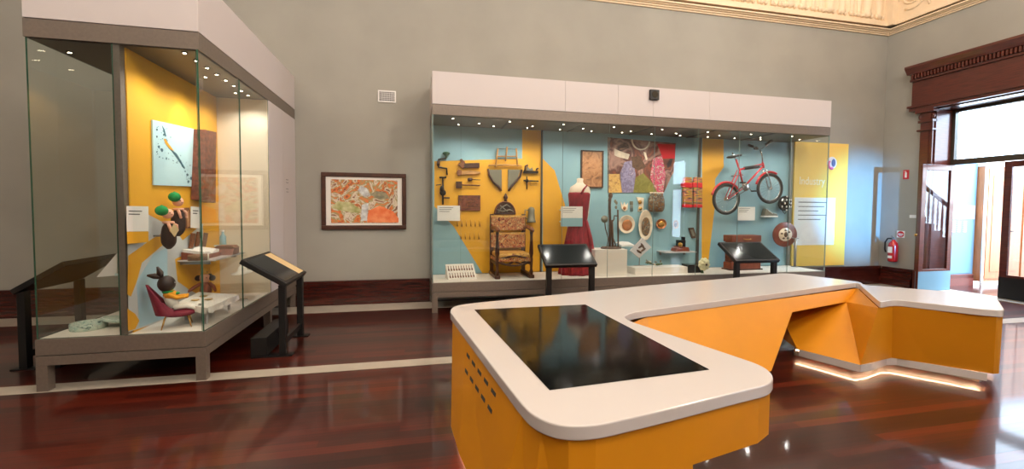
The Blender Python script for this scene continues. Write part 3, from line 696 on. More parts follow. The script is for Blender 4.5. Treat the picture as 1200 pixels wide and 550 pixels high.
# near block
tA = U(528.5, 366, (i_, 0)); tA2 = U(548, 356, (0, -i_)); tM = U(543.2, 388, (i_, 0)); tC = U(609, 471, (i_, .0)); tD = U(632, 491, (i_, i_)); tE = U(668, 500, (0, i_)); tE2 = U(700, 498, (0, i_))
tJ = U(816, 471.6, (0, i_)); tF = U(895, 452.2, (-i_, i_)); tG = U(906.5, 443, (-i_*1.5, 0)); tH = U(885, 425.5, (-i_, 0)); tI = U(735, 372, (-i_, -i_))
tK = U(760, 363.6, (0, i_))
tP = U(1006, 332, (-.01, 0)); tQ = U(1031.3, 353.8, (0, i_)); tR = U(1048, 351.7, (0, i_)); tS = U(1098, 356.8, (-.004, i_)); tT = U(1171, 364.1, (-.004, i_)); tV = U(1177, 362.5, (-i_, 0)); tW = U(1167, 349, (-i_, -i_)); tX = U(1013, 334.2, (0, -i_)); tY = U(980, 327, (0, -i_)); tZ_ = U(914.6, 320.4, (0, -i_))
bA = Bm(528.5, 500); bA2 = Vector((.50, 3.60, BZ)); bM = Vector((.235, 2.35, BZ)); bC = Vector((tC.x-.12, tC.y+.02, BZ)); bD = Vector((tD.x-.06, tD.y-.01, BZ)); bE = Vector((tE.x, tE.y, BZ)); bE2 = Vector((tE2.x, tE2.y, BZ))
def down(v, z): return Vector((v.x, v.y, z))
CZ_ = .40
jF = down(tJ, CZ_)
bL = Bm(904, 435, .12)
V_ = Bm(1008.4, 428); G_ = Bm(934, 409); R_ = Bm(1045, 419.5); S_ = Bm(1090, 426.5); T_ = Bm(1164, 438.4); E_ = Bm(1170.6, 438)
# bridge face plane from tK, tP and bL
nrm = (tP-tK).cross(bL-tK)
def onplane(px, py):
    v = ray(px, py); o = Vector((0, 0, EYE)); t = ((tK-o).dot(nrm))/v.dot(nrm); return o+v*t
TL = onplane(928.5, 366); TR = onplane(992, 354)
bIn = Vector((1.65, 2.75, BZ))
m = MB()
P_ = m.poly
# near block sides
P_([tA, tM, bM, bA]); P_([tM, tC, bC, bM]); P_([tC, tD, bD, bC]); P_([tD, tE, bE, bD]); P_([tE, tE2, bE2, bE])
P_([tE2, tJ, jF, down(tJ, BZ), bE2])
P_([tJ, tF, down(tF, CZ_), jF]); P_([tF, tG, down(tG, CZ_), down(tF, CZ_)]); P_([tG, tH, down(tH, CZ_), down(tG, CZ_)])
hM = (tH+tI)/2
P_([tH, hM, down(hM, CZ_), down(tH, CZ_)]); P_([down(hM, CZ_), hM, tI, down(tI, BZ), down(hM, BZ)])
P_([jF, down(tF, CZ_), down(tG, CZ_), down(tH, CZ_), down(hM, CZ_)])
P_([down(tJ, BZ), jF, down(hM, CZ_), down(hM, BZ)])
# bridge front face with left leg
bK = bL+(tK-tP)*.42; bK.z = bL.z
P_([tK, tP, TR, TL]); P_([tK, TL, bL, bK]); P_([tI, tK, bK]); P_([tI, bK, down(tI, BZ)])
# third block
P_([tP, tQ, TR]); P_([tQ, V_, TR]); P_([tQ, tR, R_, V_]); P_([tR, tS, S_, R_]); P_([tS, tT, T_, S_]); P_([tT, tV, E_, T_])
bW = down(tW, BZ); bX = down(tX, BZ); bY = down(tY, BZ)
P_([tV, tW, bW, E_]); P_([tW, tX, bX, bW]); P_([tX, tY, bY, bX])
# inside of the opening
ulB = Vector((TL.x+.35, 4.55, TL.z)); urB = Vector((TR.x-.1, 4.75, TR.z))
K_ = onplane(924, 384)
back_hole = at(925, 372, Z=TL.z)
P_([TL, TR, urB, ulB])                               # underside of bridge
gB = Vector((G_.x+.25, G_.y+.55, BZ))
wn_ = (V_-TR).cross(G_-V_)
def onwall(px, py):
    v = ray(px, py); o = Vector((0, 0, EYE)); return o+v*((V_-o).dot(wn_)/v.dot(wn_))
hb = onwall(920, 380)
P_([TR, V_, G_, hb]); P_([TR, hb, urB]) ; P_([G_, gB, hb])
P_([hb, gB, bY, urB])
lB = Vector((2.7, 4.2, BZ)); P_([TL, ulB, lB, bL])
# rear side
tRm = U(760, 334.5, (0, -i_)); 
P_([tA, bA, bA2, tA2]); P_([tA2, bA2, lB, tRm]); P_([tRm, lB, ulB]); P_([tRm, ulB, urB, tZ_]); P_([tZ_, urB, bY, tY])
m.build('body', 'yellow_laminate', tb)
# vent slots on the left face
def face_pt(s, t):
    a = tM.lerp(tC, s); b_ = bM.lerp(bC, s); return a.lerp(b_, t)
nn = (tC-tM).cross(bM-tM).normalized(); nn = nn if nn.x < 0 else -nn
for row, off in ((.10, 0), (.26, -.02)):
    for i in range(5):
        s0 = .06+i*.135+off; q = [face_pt(s0, row), face_pt(s0+.075, row), face_pt(s0+.075, row+.035), face_pt(s0, row+.035)]
        m = MB(); m.prism([p+nn*.0005 for p in q], nn*.0015); m.build('vent_slot', 'ink_dark', tb)
# recessed silver lip, plinth core and led strip
def strip(path, z0, z1, th, name, material, closed=False):
    m = MB(); n = len(path)
    for a, b_ in zip(path, path[1:]):
        d = (b_-a); d.z = 0; d.normalize(); s = Vector((-d.y, d.x, 0))*th
        m.hexa([down(a, z0), down(b_, z0), down(b_+s, z0), down(a+s, z0), down(a, z1), down(b_, z1), down(b_+s, z1), down(a+s, z1)])
    return m.build(name, material, tb)
lip = [G_+Vector((.02, 0, 0)), V_+Vector((.012, .012, 0)), Bm(1022, 426)+Vector((0, .01, 0)), Bm(1040, 420)+Vector((0, .012, 0)), Bm(1052, 419.8)+Vector((0, .012, 0)), S_+Vector((0, .014, 0)), Bm(1125, 432.2)+Vector((0, .014, 0)), Bm(1158, 438)+Vector((0, .014, 0))]
strip([p-Vector((.014,.016,0)) for p in lip], .050, BZ-.001, .02, 'lip', 'white_top')
off = Vector((.055, .085, 0))
led = [p+off for p in lip]; led.append(lip[-1]+Vector((.045, .16, 0)))
led[-2] = lip[-1]+Vector((.035, .02, 0))
strip(led, .066, .074, .008, 'led_strip', 'led')
strip([p+Vector((.025, .045, 0)) for p in led], 0, BZ, .02, 'plinth', 'steel')
nl = [Vector((.60, 3.5, 0)), bA+Vector((.05, .05, 0)), bM+Vector((.06, 0, 0)), bC+Vector((.08, .04, 0)), bE+Vector((0, .08, 0)), down(tJ, 0)+Vector((-.03, .08, 0))]
nl = nl[::-1]
strip(nl[-4:-1], .03, .04, -.008, 'led_strip', 'led')
strip([p+Vector((.05, .03, 0)) for p in nl], 0, BZ, -.02, 'plinth', 'steel')
strip([down(tI, 0)+Vector((-.1, 0, 0)), down(bL, 0)+Vector((-.1, .08, 0))], 0, BZ, .02, 'plinth', 'steel')
# ------------------------------------------------------------------ objects in the long case
TY = 6.885            # just in front of the teal/yellow back panel
def w(px, py, y=TY): return at(px, py, Y=y)
def dk(px, py): return at(px, py, Z=ZP)
def slab(m, px, y, t): m.prism([w(a, b_, y) for a, b_ in px], (0, t, 0)); return m
def ctube(m, px, y, r, n=8): m.sm = True; m.tube([w(a, b_, y) for a, b_ in px], r, n); m.sm = False; return m
BP = BY-.0
# brace with green knob
t = thing('hand_brace', 'cranked iron hand brace with green knob, topmost tool at the left of the long case', 'hand tool', w(520, 205))
m = MB(); ctube(m, [(523, 183), (522.6, 185.6), (514, 187), (513.6, 196), (523.5, 197.5), (523.8, 205)], TY-.02, .014); m.build('crank', 'iron', t)
m = MB(); m.sm = True; a = w(523, 181.5, TY-.02); m.lathe([(.012, -.05), (.02, -.02), (.055, .01), (.06, .03), (.03, .045)], a, 14); m.build('knob', 'green_knob', t)
m = MB(); ctube(m, [(513.7, 188.5), (513.7, 194.5)], TY-.02, .024); m.build('grip', 'dark_wood', t)
m = MB(); a = w(517, 196); m.box((a.x-.01, TY-.02, a.z-.01), (a.x+.01, BP, a.z+.01)); m.build('hook', 'steel', t)
# breast drill
t = thing('hand_drill', 'iron hand drill with side crank hanging below the cranked brace', 'hand tool', w(519, 240))
m = MB(); ctube(m, [(519, 208), (519, 224), (519, 240)], TY-.02, [.012, .016, .014]); ctube(m, [(515, 208), (523, 208)], TY-.02, .014); m.build('spindle', 'iron', t)
m = MB(); a = w(519, 226, TY-.03); m.sm = True; m.lathe([(.045, -.008), (.05, 0), (.045, .008)], a, 18, axis='Y'); m.ball(w(518, 222, TY-.02), (.035, .03, .06)); m.build('gear', 'iron', t)
m = MB(); ctube(m, [(519, 232), (527, 232)], TY-.03, .012); ctube(m, [(511, 217), (517, 216.5)], TY-.03, .008); m.build('crank_handle', 'dark_wood', t)
# planes and gauges
t = thing('tenon_saw', 'dark brass-backed tool with carved handle, top of the middle tool column', 'hand tool', w(550, 197))
m = MB(); slab(m, [(544, 191.4), (562, 191), (562, 196.5), (544, 196.5)], TY-.04, .05); m.build('blade_block', 'dark_wood', t)
m = MB(); slab(m, [(539, 187), (541, 186), (545, 190), (546, 195), (543, 198), (540, 195), (536.5, 193), (538.5, 191), (541, 191)], TY-.03, .03); m.build('handle', 'tool_wood', t)
t = thing('moulding_plane', 'slim wooden moulding plane with pointed tail, second in the middle tool column', 'hand tool', w(550, 206))
m = MB(); slab(m, [(541, 200.5), (551, 200), (563, 201.4), (563, 203), (554, 204.2), (541, 204.5)], TY-.03, .035); m.build('body', 'pale_wood', t)
m = MB(); slab(m, [(536, 200), (537.5, 198.6), (541, 200), (541, 204.6), (537, 206), (535.5, 203)], TY-.035, .04); m.build('handle', 'tool_wood', t)
t = thing('bradawl', 'short awl with turned dark handle, third in the middle tool column', 'hand tool', w(555, 213))
m = MB(); m.sm = True; m.tube([w(548, 210.5, TY-.02), w(550, 210.5, TY-.02), w(552.5, 210.5, TY-.02), w(554, 210.5, TY-.02)], [.02, .032, .026, .012], 10); m.build('handle', 'dark_wood', t)
m = MB(); ctube(m, [(554, 210.5), (563, 211)], TY-.02, .006); m.build('spike', 'iron', t)
t = thing('marking_gauge', 'marking gauge with square dark head and long stem, just above the wooden plaque', 'hand tool', w(548, 221))
m = MB(); slab(m, [(534.5, 212.8), (541.5, 212.8), (541.5, 220.5), (534.5, 220.5)], TY-.04, .05); m.build('head', 'dark_wood', t)
m = MB(); ctube(m, [(541, 216.8), (562.5, 217.4)], TY-.02, .011); m.build('stem', 'tool_wood', t)
t = thing('carved_plaque', 'small brown carved wooden plaque on the yellow panel above the label', 'plaque', w(550, 247))
m = MB(); slab(m, [(537.2, 229), (563, 229), (563, 247), (537.2, 246.8)], TY-.02, .03); m.build('board', 'carved_wood', t, bevel=.004)
m = MB()
for (a, b_, c, d) in ((540, 232, 560, 233), (540, 243, 560, 244), (545, 236, 555, 237.4), (547, 238.6, 553, 240)): slab(m, [(a, b_), (c, b_), (c, d), (a, d)], TY-.026, .007)
m.build('carving', 'tool_wood', t)
# labels
def label_card(px, y, label, lower=None, tilt=0, lines=3, xt=.7, parent_bracket=True):
    (x0, y0), (x1, y1) = px; a = w(x0, y0, y); b_ = w(x1, y1, y)
    t = thing('text_label', label, 'label', (a.lerp(b_, .5).x, y, b_.z))
    m = MB(); m.box((a.x, y, b_.z), (b_.x, y+.006, a.z)); m.build('card', 'paper', t)
    if lower:
        h = (a.z-b_.z)*lower[0]; m = MB(); m.box((a.x, y-.001, b_.z), (b_.x, y, b_.z+h)); m.build('colour_band', lower[1], t)
    W_ = b_.x-a.x
    for i in range(lines):
        m = MB(); zz = a.z-.035-.03*i; m.box((a.x+.03, y-.001, zz), (a.x+W_*(xt-.08*(i % 3)), y, zz+.008)); m.build('text_line', 'ink', t)
    m = MB(); m.box((a.x+W_/2-.02, y+.006, b_.z+.05), (a.x+W_/2+.02, BP, b_.z+.07)); m.box((a.x+W_/2-.02, y+.006, a.z-.07), (a.x+W_/2+.02, BP, a.z-.05)); m.build('standoff', 'clear_acrylic', t)
    return t
label_card(((512.5, 241), (539, 259)), TY-.12, 'white text card at the far left of the long case below the hand drill')
label_card(((657.5, 242), (682.5, 265.5)), 6.36, 'white text card with a teal lower band in front of the red dress', (.42, 'teal_paint'), parent_bracket=False)
label_card(((864.5, 242.5), (884.5, 258.5)), TY-.10, 'white text card under the bicycle with a small picture strip')
# drill bits in two rows
bit = None
for r, (y0, n) in enumerate(((262, 6), (277, 5))):
    for i in range(n):
        px = 536+i*5.2+r*4; p0 = w(px, y0-4, TY); p1 = w(px+.4, y0+3.4, TY)
        m = MB(); m.sm = True; m.tube([p0, p0.lerp(p1, .5), p1], [.004, .006, .011], 6); o = m.build('drill_bit', 'brass', kind='x'); del o['kind']
        tag(o, 'small brass bit in the %s row below the carved plaque' % ('upper' if r == 0 else 'lower'), 'drill bit', 'small brass bits in the %s row' % ('upper' if r == 0 else 'lower'))
# frame saw
t = thing('frame_saw', 'tall wooden H-shaped frame saw at the top of the yellow panel', 'saw', w(593, 196))
m = MB(); ctube(m, [(572.5, 194), (592, 193.3), (611.5, 194.5)], TY-.03, .013); m.build('blade_bar', 'pale_wood', t)
for a, b_ in (((583.5, 174), (581, 195.5)), ((605, 174), (606.5, 195.5)), ((594.3, 172), (592.5, 189))):
    m = MB(); ctube(m, [a, b_], TY-.03, .013); m.build('upright', 'pale_wood', t)
m = MB(); ctube(m, [(582, 183.3), (606, 183.5)], TY-.03, .011); m.build('crossbar', 'pale_wood', t)
m = MB(); ctube(m, [(583, 174.5), (605, 175)], TY-.03, .004); m.build('cord', 'dark_wood', t)
# two quadrants
for k, (pts, rim, lab) in enumerate((
  ([(573, 199), (588, 199), (588, 222), (584, 218), (577.5, 213), (574, 206)], [(572, 198), (573.5, 206), (578, 213.5), (584.5, 219), (587.5, 224)], 'dark quarter-round wooden panel above the chair, left of the pair'),
  ([(595.5, 199), (610, 199), (607, 208), (602.5, 215), (597, 220.5), (595.5, 222)], [(611.5, 199), (609.5, 207), (604.5, 213), (599, 219), (596, 224)], 'dark quarter-round wooden panel above the chair, right of the pair'))):
    t = thing('quadrant_panel', lab, 'panel', w(580+k*22, 224))
    m = MB(); slab(m, pts, TY-.015, .02); m.build('leaf', 'pewter', t)
    m = MB(); ctube(m, rim, TY-.03, .018); m.build('rim', 'dark_wood', t)
t = thing('block_plane', 'metal hand plane with curved handles at the upper right of the yellow panel', 'hand tool', w(622, 203))
m = MB(); slab(m, [(614, 200), (631, 200.5), (631, 203), (613.5, 203)], TY-.03, .04); m.build('sole', 'iron', t)
m = MB(); slab(m, [(617, 200), (618, 195), (621, 198), (624, 196), (625, 200)], TY-.03, .02); m.build('iron_wedge', 'pewter', t)
m = MB(); ctube(m, [(615, 200), (615.5, 195), (618.5, 193.5)], TY-.025, .015); ctube(m, [(628.5, 200), (629, 198), (631, 197.5)], TY-.025, .014); m.build('handle', 'dark_wood', t)
t = thing('bevel_clamp', 'dark T-shaped clamp tool directly below the metal hand plane', 'hand tool', w(621, 222))
m = MB(); ctube(m, [(613.5, 211.5), (618, 212), (631, 212.5)], TY-.02, .013); m.build('beam', 'iron', t)
m = MB(); ctube(m, [(617.5, 207), (617.5, 222)], TY-.02, .01); m.ball(w(617.5, 212, TY-.03), (.035, .02, .03)); m.build('screw', 'iron', t)
m = MB(); ctube(m, [(621, 212.5), (622, 217.5), (629, 217.5), (630, 213)], TY-.02, .006); m.build('bow', 'brass', t)
# lunette and jug on the yellow panel
t = thing('carved_lunette', 'half-round dark carved wooden crest with finial, hung above the armchair', 'carving', w(591, 252))
m = MB(); N = 14; slab(m, [(591.8+12.6*math.cos(PI*i/N), 251.5-15*math.sin(PI*i/N)) for i in range(N+1)], TY-.03, .04); m.build('crest', 'dark_wood', t)
m = MB(); ctube(m, [(591.8+12*math.cos(PI*i/N), 250.5-14*math.sin(PI*i/N)) for i in range(N+1)], TY-.035, .012); m.build('rim', 'tool_wood', t)
m = MB()
for q in ([(584, 249), (588, 243), (594, 240), (598, 243)], [(583, 246), (589, 248), (597, 246), (602, 248)], [(586, 241), (591, 245), (595, 249)]): ctube(m, q, TY-.038, .009)
m.build('carved_scrolls', 'pewter', t)
m = MB(); m.sm = True; a = w(592.6, 234, TY-.02); m.lathe([(.03, -.03), (.022, 0), (.04, .03), (.026, .07), (.008, .10)], a, 12); m.build('finial', 'dark_wood', t)
t = thing('pewter_jug', 'dark pewter tankard with handle hanging to the right of the armchair', 'jug', w(622, 262, TY-.05))
m = MB(); m.sm = True; a = w(622.5, 261, TY-.07); m.lathe([(.075, 0), (.078, .02), (.062, .05), (.052, .17), (.056, .22), (.04, .245), (.012, .26)], a, 18); m.build('body', 'pewter', t)
m = MB(); b_ = a+Vector((-.055, 0, .20)); m.sm = True; m.tube([b_, b_+Vector((-.05, 0, .01)), b_+Vector((-.055, 0, -.09)), b_+Vector((-.01, 0, -.15))], .009); m.build('handle', 'pewter', t)
m = MB(); m.box((a.x-.01, a.y+.04, a.z+.12), (a.x+.01, BP, a.z+.14)); m.build('hook', 'steel', t)
# spoon tray
t = thing('spoon_tray', 'sloping white board holding two rows of small dark spoons on the case floor', 'tray', dk(540, 328))
b0, b1, b2, b3 = dk(525.5, 328.5), dk(559, 327), None, None
u0 = w(522, 310, b0.y+.16); u1 = w(554.5, 309, b1.y+.14)
nrm_ = (b1-b0).cross(u0-b0).normalized(); nrm_ = nrm_ if nrm_.y < 0 else -nrm_
m = MB(); m.hexa([b0, b1, b1-nrm_*.015, b0-nrm_*.015, u0, u1, u1-nrm_*.015, u0-nrm_*.015]); m.build('board', 'deck_white', t)
m = MB(); m.prism([b0-nrm_*.016, u0.lerp(b0, .1)-nrm_*.016, Vector((u0.x, u0.y+.05, ZP))], b1-b0); m.build('easel', 'deck_white', t)
for r in (0, 1):
    for i in range(10):
        f = .08+i*.092; lo = b0.lerp(b1, f).lerp(u0.lerp(u1, f), .12+.45*r)+nrm_*.006; hi = b0.lerp(b1, f).lerp(u0.lerp(u1, f), .42+.45*r)+nrm_*.006
        m = MB(); m.sm = True; m.tube([lo, lo.lerp(hi, .3), lo.lerp(hi, .45), hi], [.009, .011, .004, .005], 6)
        o = m.build('spoon', 'carved_wood'); tag(o, 'tiny dark spoon in the %s row of the white sloping board' % ('upper' if r else 'lower'), 'spoon', 'spoons in the %s row of the board' % ('upper' if r else 'lower'))
# armchair
fl, fr = dk(582.5, 327), dk(622.5, 326); bl = dk(573.5, 320.5); br = dk(611, 320)
fy = (fl.y+fr.y)/2; by = max(bl.y, br.y); by = min(by, fy+.50)
t = thing('armchair', 'antique carved armchair with red floral upholstery standing before the yellow panel', 'chair', ((fl.x+fr.x)/2, (fy+by)/2, ZP))
bxl = fl.x-.02; bxr = fr.x-.03
sz = w(600, 302, fy).z; az_ = w(600, 269.5, fy).z; bt = w(600, 252.5, by).z
for x in (fl.x, fr.x):
    m = MB(); m.sm = True; m.lathe([(.026, ZP+.05), (.03, ZP+.1), (.02, ZP+.14), (.03, ZP+.3), (.022, sz), (.034, sz+.06), (.02, az_-.1), (.03, az_)], (x, fy, 0), 12); m.build('leg', 'dark_wood', t)
    m = MB(); m.box((x-.028, by-.025, ZP+.05), (x+.028, by+.025, bt+.02)); m.build('leg', 'dark_wood', t)
    m = MB(); m.box((x-.04, fy-.05, ZP), (x+.04, by+.04, ZP+.055)); m.build('runner', 'dark_wood', t, bevel=.01)
    m = MB(); m.sm = True; m.tube([(x, by, az_+.01), (x, (fy+by)/2, az_+.035), (x, fy, az_+.01), (x, fy-.06, az_-.01)], [.025, .03, .036, .03], 8); m.build('armrest', 'tool_wood', t)
    m = MB(); m.box((x-.015, fy, ZP+.20), (x+.015, by, ZP+.24)); m.build('side_rail', 'dark_wood', t)
m = MB(); m.box((fl.x-.02, fy-.02, sz-.06), (fr.x+.02, by, sz-.01)); m.build('seat_rail', 'tapestry', t)
m = MB(); m.box((fl.x, fy-.01, sz-.01), (fr.x, by-.02, sz+.06)); m.build('seat', 'seat_cloth', t, bevel=.025)
for (a, b_) in ((252.5, 270), (272.5, 290)):
    za, zb = w(600, a, by).z, w(600, b_, by).z
    m = MB(); m.box((fl.x-.015, by-.045, zb), (fr.x+.015, by-.0, za)); q = m.build('backrest', 'tapestry', t, bevel=.012)
    m = MB(); m.box((fl.x-.02, by-.05, za-.03), (fr.x+.02, by-.04, za)); m.build('fringe', 'seat_cloth', q)
xc = (fl.x+fr.x)/2; hw = (fr.x-fl.x)/2; zc = ZP+.27
m = MB(); m.sm = True
for s in (1, -1): m.tube([(xc+hw*(i/12*2-1), fy, zc+s*.055*math.sin(i/12*2*PI)+.0) for i in range(13)], .016, 8)
m.tube([(xc+hw*(i/12*2-1), fy-.005, zc+.075*math.sin(i/12*PI)) for i in range(13)], .014, 8); m.tube([(xc+hw*(i/12*2-1), fy-.005, zc-.075*math.sin(i/12*PI)) for i in range(13)], .014, 8)
m.build('interlaced_stretcher', 'dark_wood', t)
m = MB(); m.box((bxl+.02, by-.02, ZP+.2), (fr.x, by+.01, ZP+.24)); m.build('back_stretcher', 'dark_wood', t)
# red dress on mannequin
cx = w(679, 260, 6.55).x; dy_ = 6.55
ztop = w(680, 228, dy_).z; zw = w(680, 258, dy_).z; zn = w(682, 209, dy_).z
t = thing('dress_mannequin', 'headless cream mannequin bust wearing the long red one-shoulder dress', 'mannequin', (cx, dy_, ZP))
m = MB(); m.sm = True
m.lathe([(.12, zw-.25), (.125, zw), (.15, zw+.12), (.165, ztop-.05), (.17, ztop+.05), (.15, ztop+.12), (.07, ztop+.17), (.05, ztop+.2), (.052, zn-.01), (.03, zn)], (cx, dy_, 0), 24, 1.05, .66)
m.build('torso', 'mannequin', t)
m = MB(); m.lathe([(.16, ZP), (.16, ZP+.015), (.02, ZP+.02), (.02, zw-.24)], (cx, dy_, 0), 16); m.build('stand', 'steel', t)
t = thing('evening_dress', 'long dark red one-shoulder evening dress with folds falling to the case floor', 'dress', (cx, dy_, ZP+.001))
m = MB(); m.sm = True
fn = lambda a, z: 1+(.085 if z < zw-.1 else .02)*math.sin(a*11+z*1.3)*max(0, min(1, (zw+.1-z)/.7))
H_ = zw-ZP
m.lathe([(.315, ZP+.004), (.31, ZP+.05), (.28, ZP+.2), (.245, ZP+H_*.4), (.215, ZP+H_*.65), (.185, ZP+H_*.85), (.14, zw), (.155, zw+.10), (.178, ztop-.06), (.185, ztop), (.172, ztop+.03), (.165, ztop+.028)], (cx-.01, dy_, 0), 56, 1.0, .72, fn=fn)
m.build('gown', 'red_velvet', t)
m = MB(); m.sm = True; m.tube([(cx-.03, dy_-.13, ztop+.0), (cx+.02, dy_-.12, ztop+.08), (cx+.09, dy_-.07, ztop+.14), (cx+.12, dy_+.02, ztop+.13)], [.02, .016, .014, .012], 8); m.build('shoulder_strap', 'red_velvet', t)
m = MB(); m.sm = True; m.tube([(cx+.08, dy_-.10, zw), (cx+.14, dy_-.12, zw-.3), (cx+.17, dy_-.13, zw-.55), (cx+.18, dy_-.14, zw-.8)], [.02, .04, .05, .035], 10); m.build('drape', 'red_velvet', t)
# framed brown document
t = thing('framed_document', 'framed brown speckled sheet on the teal panel between dress and mural', 'picture', w(694, 221))
m = MB(); P4 = [(681, 176), (707, 176.5), (707, 220.5), (681, 220)]
q = [w(a, b_, TY) for a, b_ in P4]; x0, x1, z0, z1 = q[0].x, q[1].x, q[2].z, q[0].z
for a, b_ in (((x0, z0), (x1, z0+.02)), ((x0, z1-.02), (x1, z1)), ((x0, z0+.02), (x0+.02, z1-.02)), ((x1-.02, z0+.02), (x1, z1-.02))): m.box((a[0], BP-.035, a[1]), (b_[0], BP, b_[1]))
m.build('frame', 'dark_wood', t)
m = MB(); m.box((x0+.02, BP-.02, z0+.02), (x1-.02, BP-.002, z1-.02)); m.build('sheet', 'parchment', t)
# mural
t = thing('photo_mural', 'large collage mural with violet, green and red areas high on the teal panel', 'mural', w(750, 226))
m = MB(); slab(m, [(712.5, 161), (792, 168), (790, 200), (778, 226), (712.5, 226)], BP-.012, .012); m.build('board', 'mural_art', t)
def patch(name, material, px, d=.013): m = MB(); slab(m, px, BP-d, .002); return m.build(name, material, t)
patch('violet_area', 'mural_violet', [(729, 226), (726, 205), (732, 190), (742, 188), (745, 205), (742, 226)])
patch('gold_area', 'mural_gold', [(713, 204), (727, 204), (729, 226), (713, 226)])
patch('green_area', 'mural_green', [(742, 226), (745, 208), (754, 203), (764, 214), (771, 226)])
patch('red_area', 'mural_red', [(770, 168.5), (791, 169.5), (791, 186), (777, 186)])
patch('pattern_area', 'mural_pattern', [(765, 186), (776, 182), (780, 205), (777, 226), (770, 226), (762, 208)])
m = MB(); m.torus(w(751, 164, BP-.02), .17, .014, 'Y', 20, 6, PI*1.0, PI*1.95); m.build('scalloped_hat', 'pearl', t)
patch('figure_sleeve', 'pearl', [(720, 174), (726, 177), (738, 181), (736, 187), (724, 184), (720, 182)])
patch('figure_cuff', 'pearl', [(754, 178), (757, 179), (759, 187), (757, 188)], .014)
patch('dark_hair', 'bark', [(740, 184), (750, 183), (757, 196), (748, 200), (741, 196)], .014)
# white pedestal with tree sculpture
pf = dk(697, 324.5); pr = dk(735, 323.5); zt_ = w(697, 293, pf.y).z
pd = thing('pedestal', 'large white display block on the case floor beside the dress', 'pedestal', ((pf.x+pr.x)/2, pf.y+.2, ZP))
m = MB(); m.box((pf.x, pf.y, ZP), (pr.x, pf.y+.36, zt_-.01)); m.build('block', 'deck_white', pd, bevel=.004)
m = MB(); m.box((pf.x-.001, pf.y-.001, zt_-.01), (pr.x+.001, pf.y+.361, zt_)); m.build('top_sheet', 'deck_white', pd)
ty = pf.y+.17
t = thing('tree_sculpture', 'dark branching wood and metal sculpture standing on the white display block', 'sculpture', w(716, 290, ty)); b0_ = Vector((w(716, 290, ty).x, ty, zt_)); t.location = b0_
m = MB(); m.sm = True; m.lathe([(.17, 0), (.17, .018), (.15, .03)], b0_, 20, 1, .8); m.build('base', 'bark', t)
for pts, rr in (([(714.5, 291), (715, 262), (714.5, 240), (715.5, 229)], .022), ([(718, 291), (717.6, 270), (717, 258)], .02), ([(711, 291), (713, 280), (709.5, 268), (708.5, 258)], .009), ([(724.5, 291), (724.3, 270), (724, 246)], .014), ([(720, 291), (721.5, 287), (719, 281), (717.5, 276)], .012), ([(716.5, 262), (719.6, 257), (720, 253), (724.4, 253.4)], .010)):
    m = MB(); m.sm = True; q = [w(a, b_, ty) for a, b_ in pts]; q[0].z = max(q[0].z, zt_+.01); m.tube(q, rr, 8); m.build('branch', 'bark', t)
m = MB(); m.sm = True; m.lathe([(.06, 0), (.06, .006)], w(708.5, 257, ty-.01), 20, axis='Y'); m.build('disc', 'pewter', t)
m = MB(); m.sm = True; m.ball(w(715.6, 229.5, ty), (.035, .025, .05)); m.tube([w(713, 236, ty), w(715, 230, ty), w(718, 228, ty)], .012); m.build('bird', 'bark', t)
for p in ((721, 236), (722.5, 238), (722, 243)): m = MB(); m.ball(w(*p, ty), (.022, .008, .03)); m.build('leaf', 'pewter', t)
# row of small things on the teal panel
def relic(name, label, cat, px, y, mt, part, t_=.02):
    t = thing(name, label, cat, w(*px[len(px)//2], y)); m = MB(); slab(m, px, y, t_); m.build(part, mt, t, bevel=.003); return t
t = relic('feather_fan', 'small pale fan-shaped ornament, first right of the tree sculpture', 'ornament', [(727.5, 236), (730, 241), (732, 237), (734, 241), (736, 238), (735.5, 246), (732, 248), (728.5, 245)], BP-.02, 'pearl', 'fan')
m = MB(); m.ball(w(732, 244, BP-.03), (.03, .012, .03)); m.build('centre', 'copper_shine', t)
t = relic('hair_comb', 'narrow pale comb-like pin with fine teeth between fan and gold fitting', 'comb', [(738.6, 236), (742, 236), (742, 240), (738.6, 240)], BP-.02, 'pewter', 'spine')
for i in range(3): m = MB(); ctube(m, [(739+i*1.2, 240), (739+i*1.2, 248)], BP-.012, .005, 6); m.build('tooth', 'pewter', t)
t = relic('gold_fitting', 'upright cream and gold fitting with gilt centre, left of the portrait vase', 'ornament', [(746, 231), (754.5, 232), (754, 248), (747.5, 248), (749, 240)], BP-.02, 'pearl', 'plate')
m = MB(); m.sm = True; m.ball(w(750, 237, BP-.03), (.035, .02, .035)); m.ball(w(750.5, 244.5, BP-.03), (.035, .02, .03)); m.build('gilt_boss', 'brass', t)
c = w(769, 248.5, BP-.10); t = thing('painted_vase', 'small squat vase with painted dark figures, below the green part of the mural', 'vase', c)
m = MB(); m.sm = True; m.lathe([(.11, 0), (.145, .04), (.155, .12), (.15, .22), (.12, .30), (.13, .33), (.11, .33)], c, 24, 1, .55); m.build('body', 'inlay', t)
m = MB(); m.lathe([(.112, .325), (.134, .33), (.13, .345), (.11, .345)], c, 24, 1, .55); m.build('rim', 'pearl', t)
m = MB(); m.box((c.x-.05, c.y, c.z-.012), (c.x+.05, BP, c.z)); m.build('bracket', 'clear_acrylic', t)
